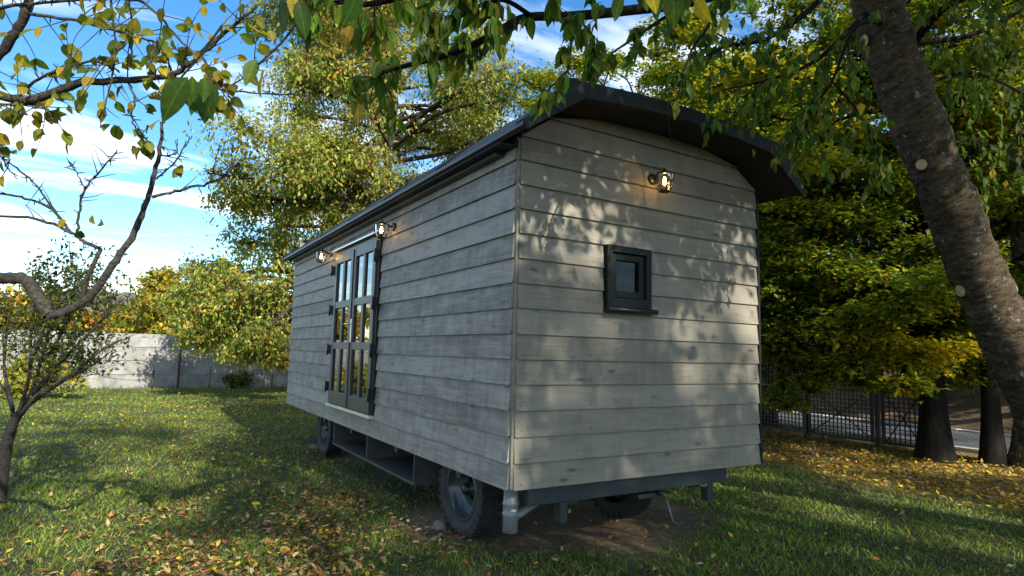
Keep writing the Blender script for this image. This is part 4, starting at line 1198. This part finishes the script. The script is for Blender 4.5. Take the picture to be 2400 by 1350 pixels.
# (points, start radius, end radius, twigs, twig length)
branches = [
    ([(2030, -200, 4.7), (1800, -60, 4.0), (1640, 0, 3.5), (1470, 25, 3.2), (1340, 38, 3.0), (1230, 42, 2.85), (1150, 85, 2.75), (1060, 125, 2.7), (960, 152, 2.65), (900, 170, 2.6), (850, 215, 2.6)], 0.035, 0.005, 30, 0.26),
    ([(1250, 40, 2.85), (1180, 0, 2.7), (1110, 20, 2.6), (1040, 70, 2.5), (1000, 110, 2.5)], 0.012, 0.004, 14, 0.22),
    ([(1500, -60, 3.0), (1300, -60, 2.7), (1120, -40, 2.5), (980, -15, 2.3), (860, 10, 2.2), (760, 0, 2.1), (660, 15, 2.05)], 0.02, 0.005, 26, 0.22),
    ([(1340, 38, 3.0), (1338, 110, 3.0), (1330, 165, 3.0), (1290, 205, 3.0), (1262, 238, 3.0)], 0.006, 0.003, 3, 0.10),
    ([(1640, 0, 3.5), (1560, 40, 3.4), (1500, 80, 3.3), (1440, 120, 3.25), (1400, 140, 3.2)], 0.012, 0.004, 12, 0.22),
    ([(1700, -40, 3.6), (1660, 60, 3.5), (1625, 110, 3.45), (1605, 160, 3.4), (1590, 200, 3.4)], 0.010, 0.004, 8, 0.18),
    ([(1340, 38, 3.0), (1380, 70, 2.95), (1395, 105, 2.95), (1392, 140, 2.9)], 0.006, 0.003, 6, 0.14),
    ([(2040, -120, 4.75), (1900, 20, 4.5), (1800, 90, 4.4), (1700, 110, 4.3), (1640, 140, 4.2)], 0.025, 0.005, 26, 0.4),
    ([(2060, 0, 4.8), (1950, 110, 4.6), (1880, 160, 4.5), (1790, 190, 4.4), (1700, 210, 4.4)], 0.022, 0.005, 30, 0.4),
    ([(2100, 60, 4.9), (2010, 60, 4.4), (1950, 190, 4.3), (1900, 260, 4.3), (1880, 330, 4.3)], 0.016, 0.004, 26, 0.35),
    ([(2120, 130, 4.9), (2200, 30, 4.6), (2290, -20, 4.4), (2380, -60, 4.2), (2480, -80, 4.1)], 0.035, 0.01, 26, 0.45),
    ([(2130, 100, 5.1), (2240, 90, 5.2), (2330, 60, 5.3), (2420, 10, 5.4), (2500, -20, 5.4)], 0.028, 0.01, 36, 0.5),
    ([(2160, 200, 5.2), (2260, 170, 5.4), (2340, 190, 5.5), (2430, 240, 5.5), (2500, 300, 5.5)], 0.018, 0.006, 36, 0.5),
    ([(2210, 340, 5.2), (2290, 330, 5.4), (2380, 380, 5.5), (2470, 430, 5.5)], 0.014, 0.006, 26, 0.45),
    ([(2040, -140, 4.75), (2000, -120, 4.2), (1880, -90, 3.6), (1760, -70, 3.2), (1640, -60, 2.9)], 0.03, 0.01, 30, 0.35),
    ([(1640, -60, 2.9), (1500, -70, 2.4), (1560, -60, 1.9), (1580, -30, 1.6)], 0.01, 0.004, 6, 0.16),
    ([(1950, 190, 4.3), (2010, 260, 4.2), (2050, 330, 4.2), (2070, 400, 4.2)], 0.008, 0.004, 12, 0.3),
]
LP, LD, LL = [], [], []
for pts, ra, rb_, nt, tl in branches:
    p = px_path(pts, 6)
    tb.add(p, np.linspace(ra, rb_, len(p)), 7)
    nearb = pts[-1][2] < 3.5
    tws = twigs_on(tb, p, int(nt * (1.05 if nearb else 1.3)), tl * (0.62 if nearb else 0.9), r, 0.35 if nearb else 0.6, 0.003, 0.15, 0.2 if nearb else 0)
    tws.append(p[len(p) // 2:])
    for tw in tws:
        k = int(r.integers(5, 10))
        idx = r.uniform(0.35, 0.999, k) * (len(tw) - 1); i0_ = idx.astype(int); ff = (idx - i0_)[:, None]
        q = tw[i0_] * (1 - ff) + tw[np.minimum(i0_ + 1, len(tw) - 1)] * ff
        LP.append(q + r.normal(0, 0.008, q.shape))
        d = unit(tw[-1] - tw[0])
        LD.append(unit(d * 0.25 + rand_unit(k, r) * 0.45 + np.array([0, 0, -0.95])))
        LL.append(r.uniform(0.06, 0.108, k))
# a few very near leaves that hang big in the frame
near_l = [(440, 180, 1.25, .105, (0.06, 0.11, 0.02)), (470, 185, 1.25, .09, (0.07, 0.13, 0.02)), (490, 190, 1.28, .095, (0.06, 0.11, 0.02)), (450, 178, 1.3, .08, (0.07, 0.13, 0.02)), (480, 182, 1.22, .055, (0.08, 0.14, 0.02)), (425, 190, 1.27, .07, (0.05, 0.10, 0.02)), (620, 165, 1.35, .075, (0.5, 0.36, 0.04)), (600, 140, 1.4, .07, (0.10, 0.16, 0.03)),
          (700, 0, 1.5, .09, (0.05, 0.10, 0.02)), (700, -20, 1.6, .09, (0.36, 0.26, 0.03)), (655, 0, 1.5, .085, (0.05, 0.09, 0.02)), (840, -20, 1.6, .10, (0.06, 0.12, 0.02)), (820, 60, 1.7, .075, (0.4, 0.25, 0.03)), (845, 55, 1.7, .08, (0.05, 0.09, 0.02)),
          (1522, -40, 1.5, .085, (0.62, 0.46, 0.03)), (1580, -25, 1.6, .10, (0.11, 0.18, 0.03)), (1552, -30, 1.6, .09, (0.09, 0.16, 0.03)), (1630, -10, 1.6, .09, (0.5, 0.36, 0.03)), (1460, -20, 1.6, .08, (0.12, 0.18, 0.03)),
          (1268, 235, 2.98, .085, (0.13, 0.22, 0.03)), (1258, 250, 2.98, .095, (0.11, 0.19, 0.03)), (1280, 235, 2.96, .085, (0.14, 0.22, 0.03)), (1312, 218, 2.98, .065, (0.14, 0.22, 0.03)), (1320, 225, 2.98, .06, (0.14, 0.22, 0.03)), (1270, 250, 2.95, .05, (0.5, 0.42, 0.05))]
nP = np.array([at(a, b2, c) for a, b2, c, _, _ in near_l]); nD = unit(rand_unit(len(near_l), r) * 0.35 + np.array([0, 0, -1.0]))
nD[0] = unit(RT * 0.35 + np.array([0, 0, -0.75]) + FW * 0.3); nD[0] = unit(-RT * 0.55 + np.array([0, 0, -0.9]))
P = np.concatenate(LP + [nP]); D = np.concatenate(LD + [nD]); Ln = np.concatenate(LL + [np.array([a[3] for a in near_l])])
Nn = unit(rand_unit(len(P), r) * 0.75 + camd * 0.55 + np.array([0, 0, 0.2]))
cols = pick([((0.10, 0.165, 0.020), 4), ((0.14, 0.20, 0.026), 3), ((0.06, 0.11, 0.018), 2.5), ((0.42, 0.32, 0.03), 0.35), ((0.22, 0.22, 0.03), 0.6)], len(P), 0.2, r)
cols[-len(near_l):] = np.array([a[4] for a in near_l])
# thin twigs carrying the very near leaves
for pts, ra in (([(520, 60, 1.6), (470, 130, 1.4), (430, 175, 1.28), (420, 190, 1.25)], 0.003), ([(760, -60, 1.9), (690, 60, 1.6), (640, 120, 1.45), (605, 150, 1.38)], 0.003), ([(900, -60, 2.0), (800, -10, 1.75), (700, 0, 1.55)], 0.003),
                ([(1640, -80, 1.9), (1580, -50, 1.6), (1520, -45, 1.5)], 0.003), ([(1600, 170, 3.4), (1590, 220, 3.35), (1570, 260, 3.3), (1568, 300, 3.3), (1576, 335, 3.3)], 0.004)):
    p = px_path(pts, 6); tb.add(p, np.linspace(ra, ra * 0.6, len(p)), 6)
me = tb.mesh('branches', cb); me.materials.append(M['bark_dark'])
link(bpy.data.objects.new('branches', me), ct)
leaf_objects(P, D, Nn, Ln, cols, ct, NEAR, r)
# the rest of this cherry's crown, above the frame
r = np.random.default_rng(202)
Pc, Dc = [], []
tb = Tubes()
for k in range(40):
    a = r.uniform(0, 1, 2)
    c = at(1500 + 900 * (a[0] - 0.3), -700 - 500 * a[1], 3.0 + 3.0 * r.random())
    limb = smooth_path([at(2000, -280, 4.7), (at(2000, -280, 4.7) + c) / 2 + r.normal(0, 0.2, 3), c], 5)
    tb.add(limb, np.linspace(0.03, 0.008, len(limb)), 5)
    q = c + r.normal(0, 0.35, (70, 3)); Pc.append(q)
Pc = np.concatenate(Pc)
for k in range(74):      # clusters added out of view behind the viewer, to shade the wall top
    c = np.array([r.uniform(-0.9, 3.4), r.uniform(-5.8, -3.7), 0]); c[2] = 4.65 + (-3.7 - c[1]) * 0.55 + r.uniform(0, 1.3)
    st_ = at(2000, -280, 4.7)
    limb = smooth_path([st_, (st_ + c) / 2 + r.normal(0, 0.2, 3) + [0, 0, 0.5], c], 5)
    tb.add(limb, np.linspace(0.03, 0.008, len(limb)), 5)
    Pc = np.concatenate([Pc, c + r.normal(0, 0.30, (95, 3))])
V, F, Cc = leaf_arrays(Pc - cb, unit(rand_unit(len(Pc), r) + np.array([0, 0, -0.8])), rand_unit(len(Pc), r), np.full(len(Pc), 0.13), np.full(len(Pc), 0.075), pick([(GRN, 3), (OLIVE, 1)], len(Pc), 0.2, r))
me = np_mesh('upper_crown_and_shade', V, F, Cc); me.materials.append(M['leaf']); tag(link(bpy.data.objects.new('upper_crown_and_shade', me), ct), kind='stuff')
me = tb.mesh('upper_branches', cb); me.materials.append(M['bark_dark']); link(bpy.data.objects.new('upper_branches', me), ct)

# ------------------------------------------------------------------ quince-like fruit tree reaching in from the left
r = np.random.default_rng(301)
qb = at(-520, 1300, 3.4); qb[2] = 0
qt = empty('fruit_tree', qb)
tag(qt, 'half bare fruit tree reaching in from the left edge', 'tree')
tb = Tubes()
tb.add(smooth_path([qb - [0, 0, 0.1], at(-480, 900, 3.4), at(-380, 700, 3.35), at(-250, 600, 3.3)], 6), np.linspace(0.11, 0.06, 19), 10)
tb.add(smooth_path([at(-480, 900, 3.4), at(-430, 500, 3.3), at(-300, 250, 3.1), at(-200, 60, 3.0)], 6), np.linspace(0.09, 0.04, 19), 10)
qbr = [
    ([(-250, 600, 3.3), (-120, 640, 3.2), (0, 652, 3.1), (55, 655, 3.1), (85, 690, 3.1), (115, 738, 3.1)], 0.038, 0.034, 0, 0, 0),
    ([(112, 742, 3.1), (165, 725, 3.1), (215, 690, 3.1), (265, 620, 3.1), (315, 545, 3.1), (345, 470, 3.1), (366, 390, 3.1), (378, 310, 3.1), (384, 275, 3.1)], 0.028, 0.008, 0, 0, 0),
    ([(190, 712, 3.1), (205, 650, 3.08), (232, 588, 3.05), (200, 568, 3.05), (165, 545, 3.02), (80, 512, 3.0), (-20, 506, 3.0)], 0.014, 0.007, 4, 0.12, 0.1),
    ([(165, 545, 3.02), (120, 490, 3.0), (60, 465, 3.0), (-20, 452, 3.0)], 0.009, 0.006, 5, 0.12, 0.1),
    ([(150, 530, 3.02), (105, 460, 3.0), (60, 410, 3.0), (0, 365, 3.0)], 0.007, 0.004, 4, 0.12, 0.15),
    ([(182, 555, 3.04), (186, 490, 3.02), (200, 440, 3.0), (240, 395, 3.0), (275, 352, 3.0)], 0.008, 0.004, 9, 0.10, 0.1),
    ([(200, 440, 3.0), (175, 400, 3.0), (165, 380, 3.0)], 0.004, 0.002, 2, 0.06, 0),
    ([(358, 462, 3.1), (420, 447, 3.1), (500, 425, 3.1), (540, 400, 3.1), (562, 382, 3.1)], 0.010, 0.004, 5, 0.12, 0.0),
    ([(492, 428, 3.1), (505, 375, 3.1), (516, 335, 3.1)], 0.004, 0.002, 3, 0.05, 0), ([(542, 400, 3.1), (545, 350, 3.1), (546, 330, 3.1)], 0.004, 0.002, 2, 0.05, 0),
    ([(365, 420, 3.1), (400, 390, 3.1), (430, 350, 3.1), (450, 318, 3.1)], 0.006, 0.003, 4, 0.10, 0.4),
    ([(372, 365, 3.1), (410, 360, 3.1), (416, 325, 3.1)], 0.005, 0.003, 3, 0.08, 0.6),
    ([(-200, 60, 3.0), (-60, 190, 2.9), (60, 235, 2.85), (180, 195, 2.8), (300, 188, 2.75), (395, 176, 2.7), (470, 130, 2.65), (530, 75, 2.6), (600, 15, 2.55)], 0.028, 0.006, 30, 0.25, 0.9),
    ([(40, 230, 2.85), (80, 190, 2.8), (150, 160, 2.75), (230, 145, 2.7), (280, 170, 2.7)], 0.010, 0.004, 12, 0.2, 0.9),
    ([(-60, 180, 2.9), (20, 100, 2.85), (60, 30, 2.8), (80, -40, 2.8)], 0.030, 0.022, 8, 0.25, 0.9),
    ([(60, 30, 2.8), (180, 50, 2.7), (300, 80, 2.65), (380, 110, 2.6), (400, 170, 2.6)], 0.010, 0.004, 22, 0.22, 0.9),
    ([(-20, 20, 2.8), (120, 5, 2.75), (250, -5, 2.7), (340, 10, 2.65), (420, 90, 2.6), (460, 130, 2.6)], 0.009, 0.005, 16, 0.22, 0.9),
    ([(300, 190, 2.75), (315, 230, 2.75), (308, 280, 2.75), (335, 320, 2.75), (360, 345, 2.75)], 0.006, 0.003, 8, 0.12, 0.9),
    ([(395, 178, 2.7), (440, 190, 2.7), (520, 210, 2.7), (600, 218, 2.7), (700, 225, 2.7)], 0.008, 0.003, 10, 0.16, 0.7),
    ([(470, 130, 2.65), (520, 200, 2.6), (560, 190, 2.6), (640, 130, 2.6)], 0.005, 0.003, 10, 0.14, 0.8),
    ([(260, 0, 2.7), (270, 100, 2.7), (262, 190, 2.7), (245, 250, 2.7), (235, 300, 2.7)], 0.006, 0.003, 4, 0.10, 0.3),
    ([(300, -20, 2.7), (310, 70, 2.7), (305, 155, 2.7)], 0.005, 0.003, 4, 0.10, 0.4),
    ([(-40, 240, 2.9), (40, 245, 2.85), (100, 250, 2.85), (130, 290, 2.85)], 0.008, 0.003, 12, 0.16, 1.0),
    ([(-40, 290, 2.9), (0, 320, 2.9), (10, 380, 2.9), (40, 420, 2.9)], 0.007, 0.003, 6, 0.14, 0.9),
]
LP, LD, LL = [], [], []
for pts, ra, rb_, nt, tl, lv in qbr:
    p = px_path(pts, 6)
    p[1:-1] += r.normal(0, 0.0025, (len(p) - 2, 3))
    tb.add(p, np.linspace(ra, rb_, len(p)) * 0.85 * (1 + 0.07 * r.normal(size=len(p))), 9 if ra > 0.012 else 5)
    tws = twigs_on(tb, p, nt, tl, r, 0.1, 0.0028, 0.05, 0.1) if nt else []
    for _ in range(int(len(p) * 0.7) if ra < 0.03 else 0):       # little spurs
        i = int(r.integers(1, len(p) - 1)); v = rand_unit(1, r)[0] * r.uniform(0.012, 0.04)
        tb.add(np.array([p[i], p[i] + v]), np.array([0.003, 0.002]), 4)
    for tw in tws:
        k = int(r.integers(1, 5)) if r.random() < lv * 1.1 else 0
        if k:
            idx = r.integers(len(tw) // 2, len(tw), k)
            LP.append(tw[idx]); d = unit(tw[-1] - tw[0])
            LD.append(unit(d * 0.5 + rand_unit(k, r) * 0.6 + np.array([0, 0, -0.5]))); LL.append(r.uniform(0.045, 0.072, k))
ex = [(268, 292, .085), (282, 296, .07), (255, 290, .06), (190, 540, .065), (235, 520, .06), (215, 505, .055), (155, 515, .055), (345, 355, .05), (330, 325, .05), (140, 250, .075), (80, 260, .06), (95, 255, .06), (70, 290, .055)]
LP.append(np.array([at(a, b2, 2.95) for a, b2, _ in ex])); LD.append(unit(rand_unit(len(ex), r) * 0.6 + np.array([0, 0, -0.6]))); LL.append(np.array([c for _, _, c in ex]))
P = np.concatenate(LP); D = np.concatenate(LD); Ln = np.concatenate(LL)
Nn = unit(rand_unit(len(P), r) * 0.7 + camd * 0.8)
cols = pick([((0.16, 0.18, 0.025), 3), ((0.30, 0.25, 0.03), 3), ((0.42, 0.30, 0.03), 2), ((0.10, 0.13, 0.02), 2)], len(P), 0.2, r)
me = tb.mesh('branches', qb); me.materials.append(M['bark_grey']); link(bpy.data.objects.new('branches', me), qt)
leaf_objects(P, D, Nn, Ln, cols, qt, ROUND, r)

# ------------------------------------------------------------------ small twiggy tree on the lawn at left
r = np.random.default_rng(401)
pb_ = ground(5, 1187); pb_[2] = 0
dp = depth_of(pb_)
pt = empty('small_tree', pb_)
tag(pt, 'small twiggy tree with little dark leaves on the left lawn', 'tree')
tb = Tubes()
def pth(pts): return px_path([(a, b2, dp + c) for a, b2, c in pts], 6)
p = pth([(-5, 1200, 0), (2, 1150, 0), (12, 1060, 0), (28, 1000, 0), (38, 975, 0)]); p[0, 2] = -0.1
tb.add(p, np.linspace(0.052, 0.042, len(p)), 10)
mains = [[(36, 985, 0), (20, 930, 0.1), (0, 900, 0.2), (-40, 850, 0.3), (-70, 760, 0.4)],
         [(38, 978, 0), (62, 910, -0.05), (72, 850, -0.1), (72, 780, -0.15), (78, 690, -0.2), (88, 640, -0.2)],
         [(40, 975, 0), (75, 915, 0.1), (95, 850, 0.1), (112, 790, 0.15), (118, 720, 0.2), (120, 650, 0.2)],
         [(42, 980, 0), (80, 935, -0.1), (140, 895, -0.15), (190, 860, -0.2), (240, 820, -0.2), (285, 795, -0.2)],
         [(40, 985, 0), (70, 950, 0.1), (130, 905, 0.2), (175, 880, 0.3), (225, 850, 0.3), (265, 820, 0.3)],
         [(75, 925, 0), (120, 880, 0.05), (150, 830, 0.1), (175, 780, 0.1), (200, 700, 0.15)],
         [(95, 900, 0), (150, 840, -0.1), (200, 790, -0.2), (250, 740, -0.25), (290, 700, -0.3)],
         [(30, 960, 0), (10, 860, 0.2), (15, 780, 0.2), (10, 690, 0.3)],
         [(100, 850, 0.1), (150, 770, 0.2), (170, 700, 0.2), (180, 630, 0.2)],
         [(72, 850, 0), (110, 760, -0.2), (150, 700, -0.3), (210, 650, -0.3)]]
LP, LD = [], []
for i, mp_ in enumerate(mains):
    p = pth(mp_)
    tb.add(p, np.linspace(0.018, 0.005, len(p)), 7)
    t1 = twigs_on(tb, p, 15, 0.40, r, -0.1, 0.0036, 0.2, 0.35)
    for a in t1:
        t2 = twigs_on(tb, a, 4, 0.20, r, 0.0, 0.0020, 0.2, 0.25, 3)
        for b2 in t2:
            top = b2[-1][2] > 1.25
            k = int(r.integers(5, 11)) if top else int(r.integers(0, 3))
            if k:
                idx = r.integers(1, len(b2), k)
                LP.append(b2[idx] + r.normal(0, 0.03, (k, 3))); LD.append(unit(unit(b2[-1] - b2[0]) * 0.5 + rand_unit(k, r)))
P = np.concatenate(LP); D = np.concatenate(LD)
Ln = r.uniform(0.030, 0.058, len(P))
V, F, Cc = leaf_arrays(P - pb_, D, unit(rand_unit(len(P), r) + np.array([0, 0, 0.6])), Ln, Ln * 0.5, pick([((0.055, 0.085, 0.020), 4), ((0.10, 0.14, 0.03), 2), ((0.20, 0.22, 0.04), 1.0)], len(P), 0.25, r))
me = np_mesh('crown', V, F, Cc); me.materials.append(M['leaf']); link(bpy.data.objects.new('crown', me), pt)
me = tb.mesh('trunk', pb_); me.materials.append(M['bark_grey']); link(bpy.data.objects.new('trunk', me), pt)

# ------------------------------------------------------------------ stones
def stone(p, sx, sy, sz, label, seed):
    rs = np.random.default_rng(seed)
    b = MB(); prof = [(0.5, -0.3), (0.95, 0.1), (1.0, 0.4), (0.75, 0.8), (0.3, 1.0)]
    b.lathe(prof, (0, 0, 0), 'Z', 9)
    b.v = [(x * sx * (1 + rs.normal(0, 0.12)), y * sy * (1 + rs.normal(0, 0.12)), z * sz * (1 + rs.normal(0, 0.1))) for x, y, z in b.v]
    o = b.build('stone', M['stone']); o.location = p; tag(o, label, 'stone', 'stones in the grass')
g = ground(1030, 1240); stone((g[0], g[1], -0.01), 0.07, 0.08, 0.075, 'pale stone wedged against the near front wheel', 1)
g = ground(24, 1116); stone((g[0], g[1], 0), 0.05, 0.045, 0.05, 'small pale stone in the grass by the twiggy tree', 2)
g = ground(738, 1052); stone((g[0], g[1], 0), 0.08, 0.08, 0.07, 'stone beside the far rear wheel', 3)

# ------------------------------------------------------------------ grass
r = np.random.default_rng(501)
nb = 410000
fwd2 = np.array([0.5175, 0.8557])
aF = math.atan2(fwd2[1], fwd2[0])
dist = 2.2 + 24.5 * r.random(nb) ** 1.75
th = aF + R_(56) * r.uniform(-1, 1, nb)
gx_ = CAM[0] + dist * np.cos(th); gy_ = CAM[1] + dist * np.sin(th)
dmk = dirt_mask(gx_, gy_); lmk = litter_mask(gx_, gy_)
under = (gx_ > 0.15) & (gx_ < W - 0.1) & (gy_ > 0.4) & (gy_ < L)
patch = vnoise(gx_ * 1.4, gy_ * 1.4, 71)
tuft = vnoise(gx_ * 6.5, gy_ * 6.5, 72)
prob = (1 - 0.90 * dmk) * (1 - 0.75 * lmk) * np.where(under, 0.25, 1) * (0.55 + 0.6 * patch)
back = (gx_ - wa[0]) * wnrm[0] + (gy_ - wa[1]) * wnrm[1]      # in front of the wall only
keep = (r.random(nb) < prob) & (back > 0.15) & (gx_ < 9.0)
gx_, gy_, dist, patch, tuft, dmk = gx_[keep], gy_[keep], dist[keep], patch[keep], tuft[keep], dmk[keep]
n = len(gx_)
hgt = (0.016 + 0.036 * r.random(n) ** 1.6) * (0.6 + 0.9 * tuft) * (1 - 0.4 * dmk) * (1 + dist * 0.012)
hgt *= np.where(back[keep] < 0.55, 2.2, 1)
wid = 0.0018 * (1 + 0.28 * dist) * r.uniform(0.7, 1.3, n)
az = r.uniform(0, 2 * np.pi, n); lean = r.normal(0, 0.85, (n, 2)) + 0.2
base = np.stack([gx_, gy_, ground_z(gx_, gy_) - 0.004], 1)
sd_ = np.stack([np.cos(az), np.sin(az), np.zeros(n)], 1) * wid[:, None]
bend = np.concatenate([lean * hgt[:, None], np.zeros((n, 1))], 1)
up = np.zeros((n, 3)); up[:, 2] = hgt
m1 = base + up * 0.55 + bend * 0.35; tp2 = base + up * 0.95 + bend
V = np.stack([base - sd_, base + sd_, m1 - sd_ * 0.7, m1 + sd_ * 0.7, tp2], 1).reshape(-1, 3)
o_ = (np.arange(n) * 5)[:, None, None]
F = (np.array([[0, 1, 3], [0, 3, 2], [2, 3, 4]])[None] + o_).reshape(-1, 3)
gcol = pick([((0.060, 0.095, 0.014), 5), ((0.085, 0.115, 0.020), 3), ((0.042, 0.070, 0.012), 3), ((0.17, 0.145, 0.050), 1.3), ((0.13, 0.135, 0.022), 1.2)], n, 0.2, r)
big = vnoise(gx_ * 0.55 + 3, gy_ * 0.55 + 8, 73)
gcol *= (1.45 + 0.95 * patch)[:, None]
gcol *= np.array([1.10, 1.20, 0.95])
gcol = gcol * (1 - 0.35 * big[:, None]) + 0.35 * big[:, None] * np.array([0.20, 0.21, 0.045])
me = np_mesh('grass', V, F, np.repeat(gcol, 5, 0)); me.materials.append(M['grass'])
tag(link(bpy.data.objects.new('grass', me)), 'short patchy green lawn grass around the hut', 'grass', kind='stuff')

# ------------------------------------------------------------------ fallen leaves
r = np.random.default_rng(601)
n0 = 130000
dist = 2.4 + 22 * r.random(n0) ** 1.5
th = aF + R_(54) * r.uniform(-1, 1, n0)
fx = CAM[0] + dist * np.cos(th); fy = CAM[1] + dist * np.sin(th)
lmk = litter_mask(fx, fy)
def gauss(x0, y0, s1, s2): return np.exp(-((fx - x0) / s1) ** 2 - ((fy - y0) / s2) ** 2)
clump = np.clip(vnoise(fx * 2.2, fy * 2.2, 81) * 2.4 - 0.95, 0, 1)
left = gauss(-0.95, 1.3, 0.95, 1.35) * 1.0 + gauss(-0.9, 3.0, 0.9, 1.4) * 0.55 + gauss(-1.9, 1.6, 0.9, 1.2) * 0.35 + gauss(0.7, 13.0, 3.5, 4.0) * 0.55 + gauss(-0.6, 6.0, 1.1, 2.5) * 0.2
prob = np.clip(lmk * 0.9 + left * (0.20 + 1.0 * clump) + 0.045, 0, 1)
under = (fx > 0.15) & (fx < W - 0.05) & (fy > 0.5) & (fy < L)
prob = prob * np.where(under, 0.12, 1)
back = (fx - wa[0]) * wnrm[0] + (fy - wa[1]) * wnrm[1]
kp = (r.random(n0) < prob) & (back > 0.2) & (fx < 8.95)
fx, fy, dist, lmk = fx[kp], fy[kp], dist[kp], lmk[kp]
n = len(fx)
P = np.stack([fx, fy, ground_z(fx, fy) + 0.008 + 0.034 * r.random(n)], 1)
D = rand_unit(n, r); D[:, 2] *= 0.30; D = unit(D)
Nn = unit(rand_unit(n, r) * 0.55 + np.array([0, 0, 1.0]))
Ln = r.uniform(0.03, 0.075, n) * np.where(lmk > 0.3, 1.25, 1.0)
BRN = (0.20, 0.115, 0.05); TAN = (0.36, 0.25, 0.12); RUS = (0.26, 0.10, 0.035); LEMON = (0.55, 0.40, 0.04)
cA = pick([(BRN, 2.5), (TAN, 2.6), (RUS, 2.0), (LEMON, 0.8), ((0.20, 0.21, 0.06), 0.5), ((0.44, 0.24, 0.07), 1.4), ((0.46, 0.36, 0.22), 0.6)], n, 0.25, r)
cB = pick([(BRN, 1.2), (TAN, 1.5), (LEMON, 3), ((0.60, 0.38, 0.06), 3.5), ((0.44, 0.26, 0.05), 2)], n, 0.25, r)
cols = np.where(((lmk > 0.3) | (fy > 8))[:, None], cB, cA)
x, y, z = project(P)
vis = np.where((z > 0.3) & (x > 0) & (x < 2400) & (y < 1350) & (y > 700), Ln / z, 0)
# the hut hides some of them: keep single leaves to the open lawn in front
vis = np.where((fx > -0.05) & (fx < W + 0.05) & (fy > 0.25), 0, vis)
order = np.argsort(-vis); sel = order[:295]; rest = order[295:]
DEAD = [leaf_shape('fallen_leaf', 0.50, 0.7, -0.12, 0.02, M['dead_leaf_one'], 11), leaf_shape('fallen_leaf', 0.46, 0.3, 0.20, 0.03, M['dead_leaf_one'], 12), leaf_shape('fallen_leaf', 0.55, 0.9, 0.06, 0.03, M['dead_leaf_one'], 13)]
S = unit(np.cross(Nn, D)); N3 = np.cross(D, S)
for i in sel:
    o = bpy.data.objects.new('fallen_leaf', DEAD[int(r.integers(3))])
    L_ = float(Ln[i]) * 0.80
    link(o)
    o.matrix_basis = Matrix([[D[i, k] * L_, S[i, k] * L_, N3[i, k] * L_, P[i, k]] for k in range(3)] + [[0, 0, 0, 1]])
    o.color = (*[float(c) for c in cols[i]], 1)
    c_ = cols[i]
    hue = 'bright yellow' if c_[0] > 0.38 and c_[1] > 0.62 * c_[0] else 'orange' if c_[0] > 0.30 and c_[1] < 0.6 * c_[0] else 'green' if c_[1] > 0.95 * c_[0] else 'rust brown' if c_[1] < 0.47 * c_[0] else 'pale tan' if c_[0] > 0.28 else 'dull brown'
    where = 'in the grass left of the near wheel' if P[i, 0] < -0.3 else 'on the ground in front of the end wall' if P[i, 0] < 2.6 else 'on the lawn right of the hut'
    tag(o, hue + ' fallen leaf lying ' + where, 'leaf', hue + ' fallen leaves ' + where)
V, F, Cc = leaf_arrays(P[rest], D[rest], Nn[rest], Ln[rest], Ln[rest] * 0.5, cols[rest], 0.3, -0.1)
me = np_mesh('leaf_litter', V, F, Cc); me.materials.append(M['dead_leaf'])
tag(link(bpy.data.objects.new('leaf_litter', me)), 'yellow and brown autumn leaf litter over the lawn', 'leaves', kind='stuff')
# the few bright ones that stand out
for px, py, ln, c, lab in ((742, 1250, 0.10, (0.62, 0.45, 0.02), 'bright yellow fallen leaf standing upright in the brown leaves'), (795, 1290, 0.12, (0.16, 0.24, 0.04), 'large green fallen leaf among the brown leaves'),
                           (655, 1287, 0.085, (0.55, 0.40, 0.03), 'yellow fallen leaf left of the large green one'), (590, 1180, 0.085, (0.55, 0.42, 0.04), 'narrow yellow fallen leaf in the grass left of the leaf pile')):
    g = ground(px, py, 0.03)
    d = unit(np.array([0.6, -0.5, 0.35 if 'upright' in lab else 0.08])); nn = unit(np.array([-0.2, -0.6, 0.75])); s_ = unit(np.cross(nn, d)); nn = np.cross(d, s_)
    o = bpy.data.objects.new('fallen_leaf', DEAD[1]); link(o); o.color = (*c, 1)
    o.matrix_basis = Matrix([[d[k] * ln, s_[k] * ln, nn[k] * ln, g[k]] for k in range(3)] + [[0, 0, 0, 1]])
    tag(o, lab, 'leaf', 'fallen leaves that stand out')
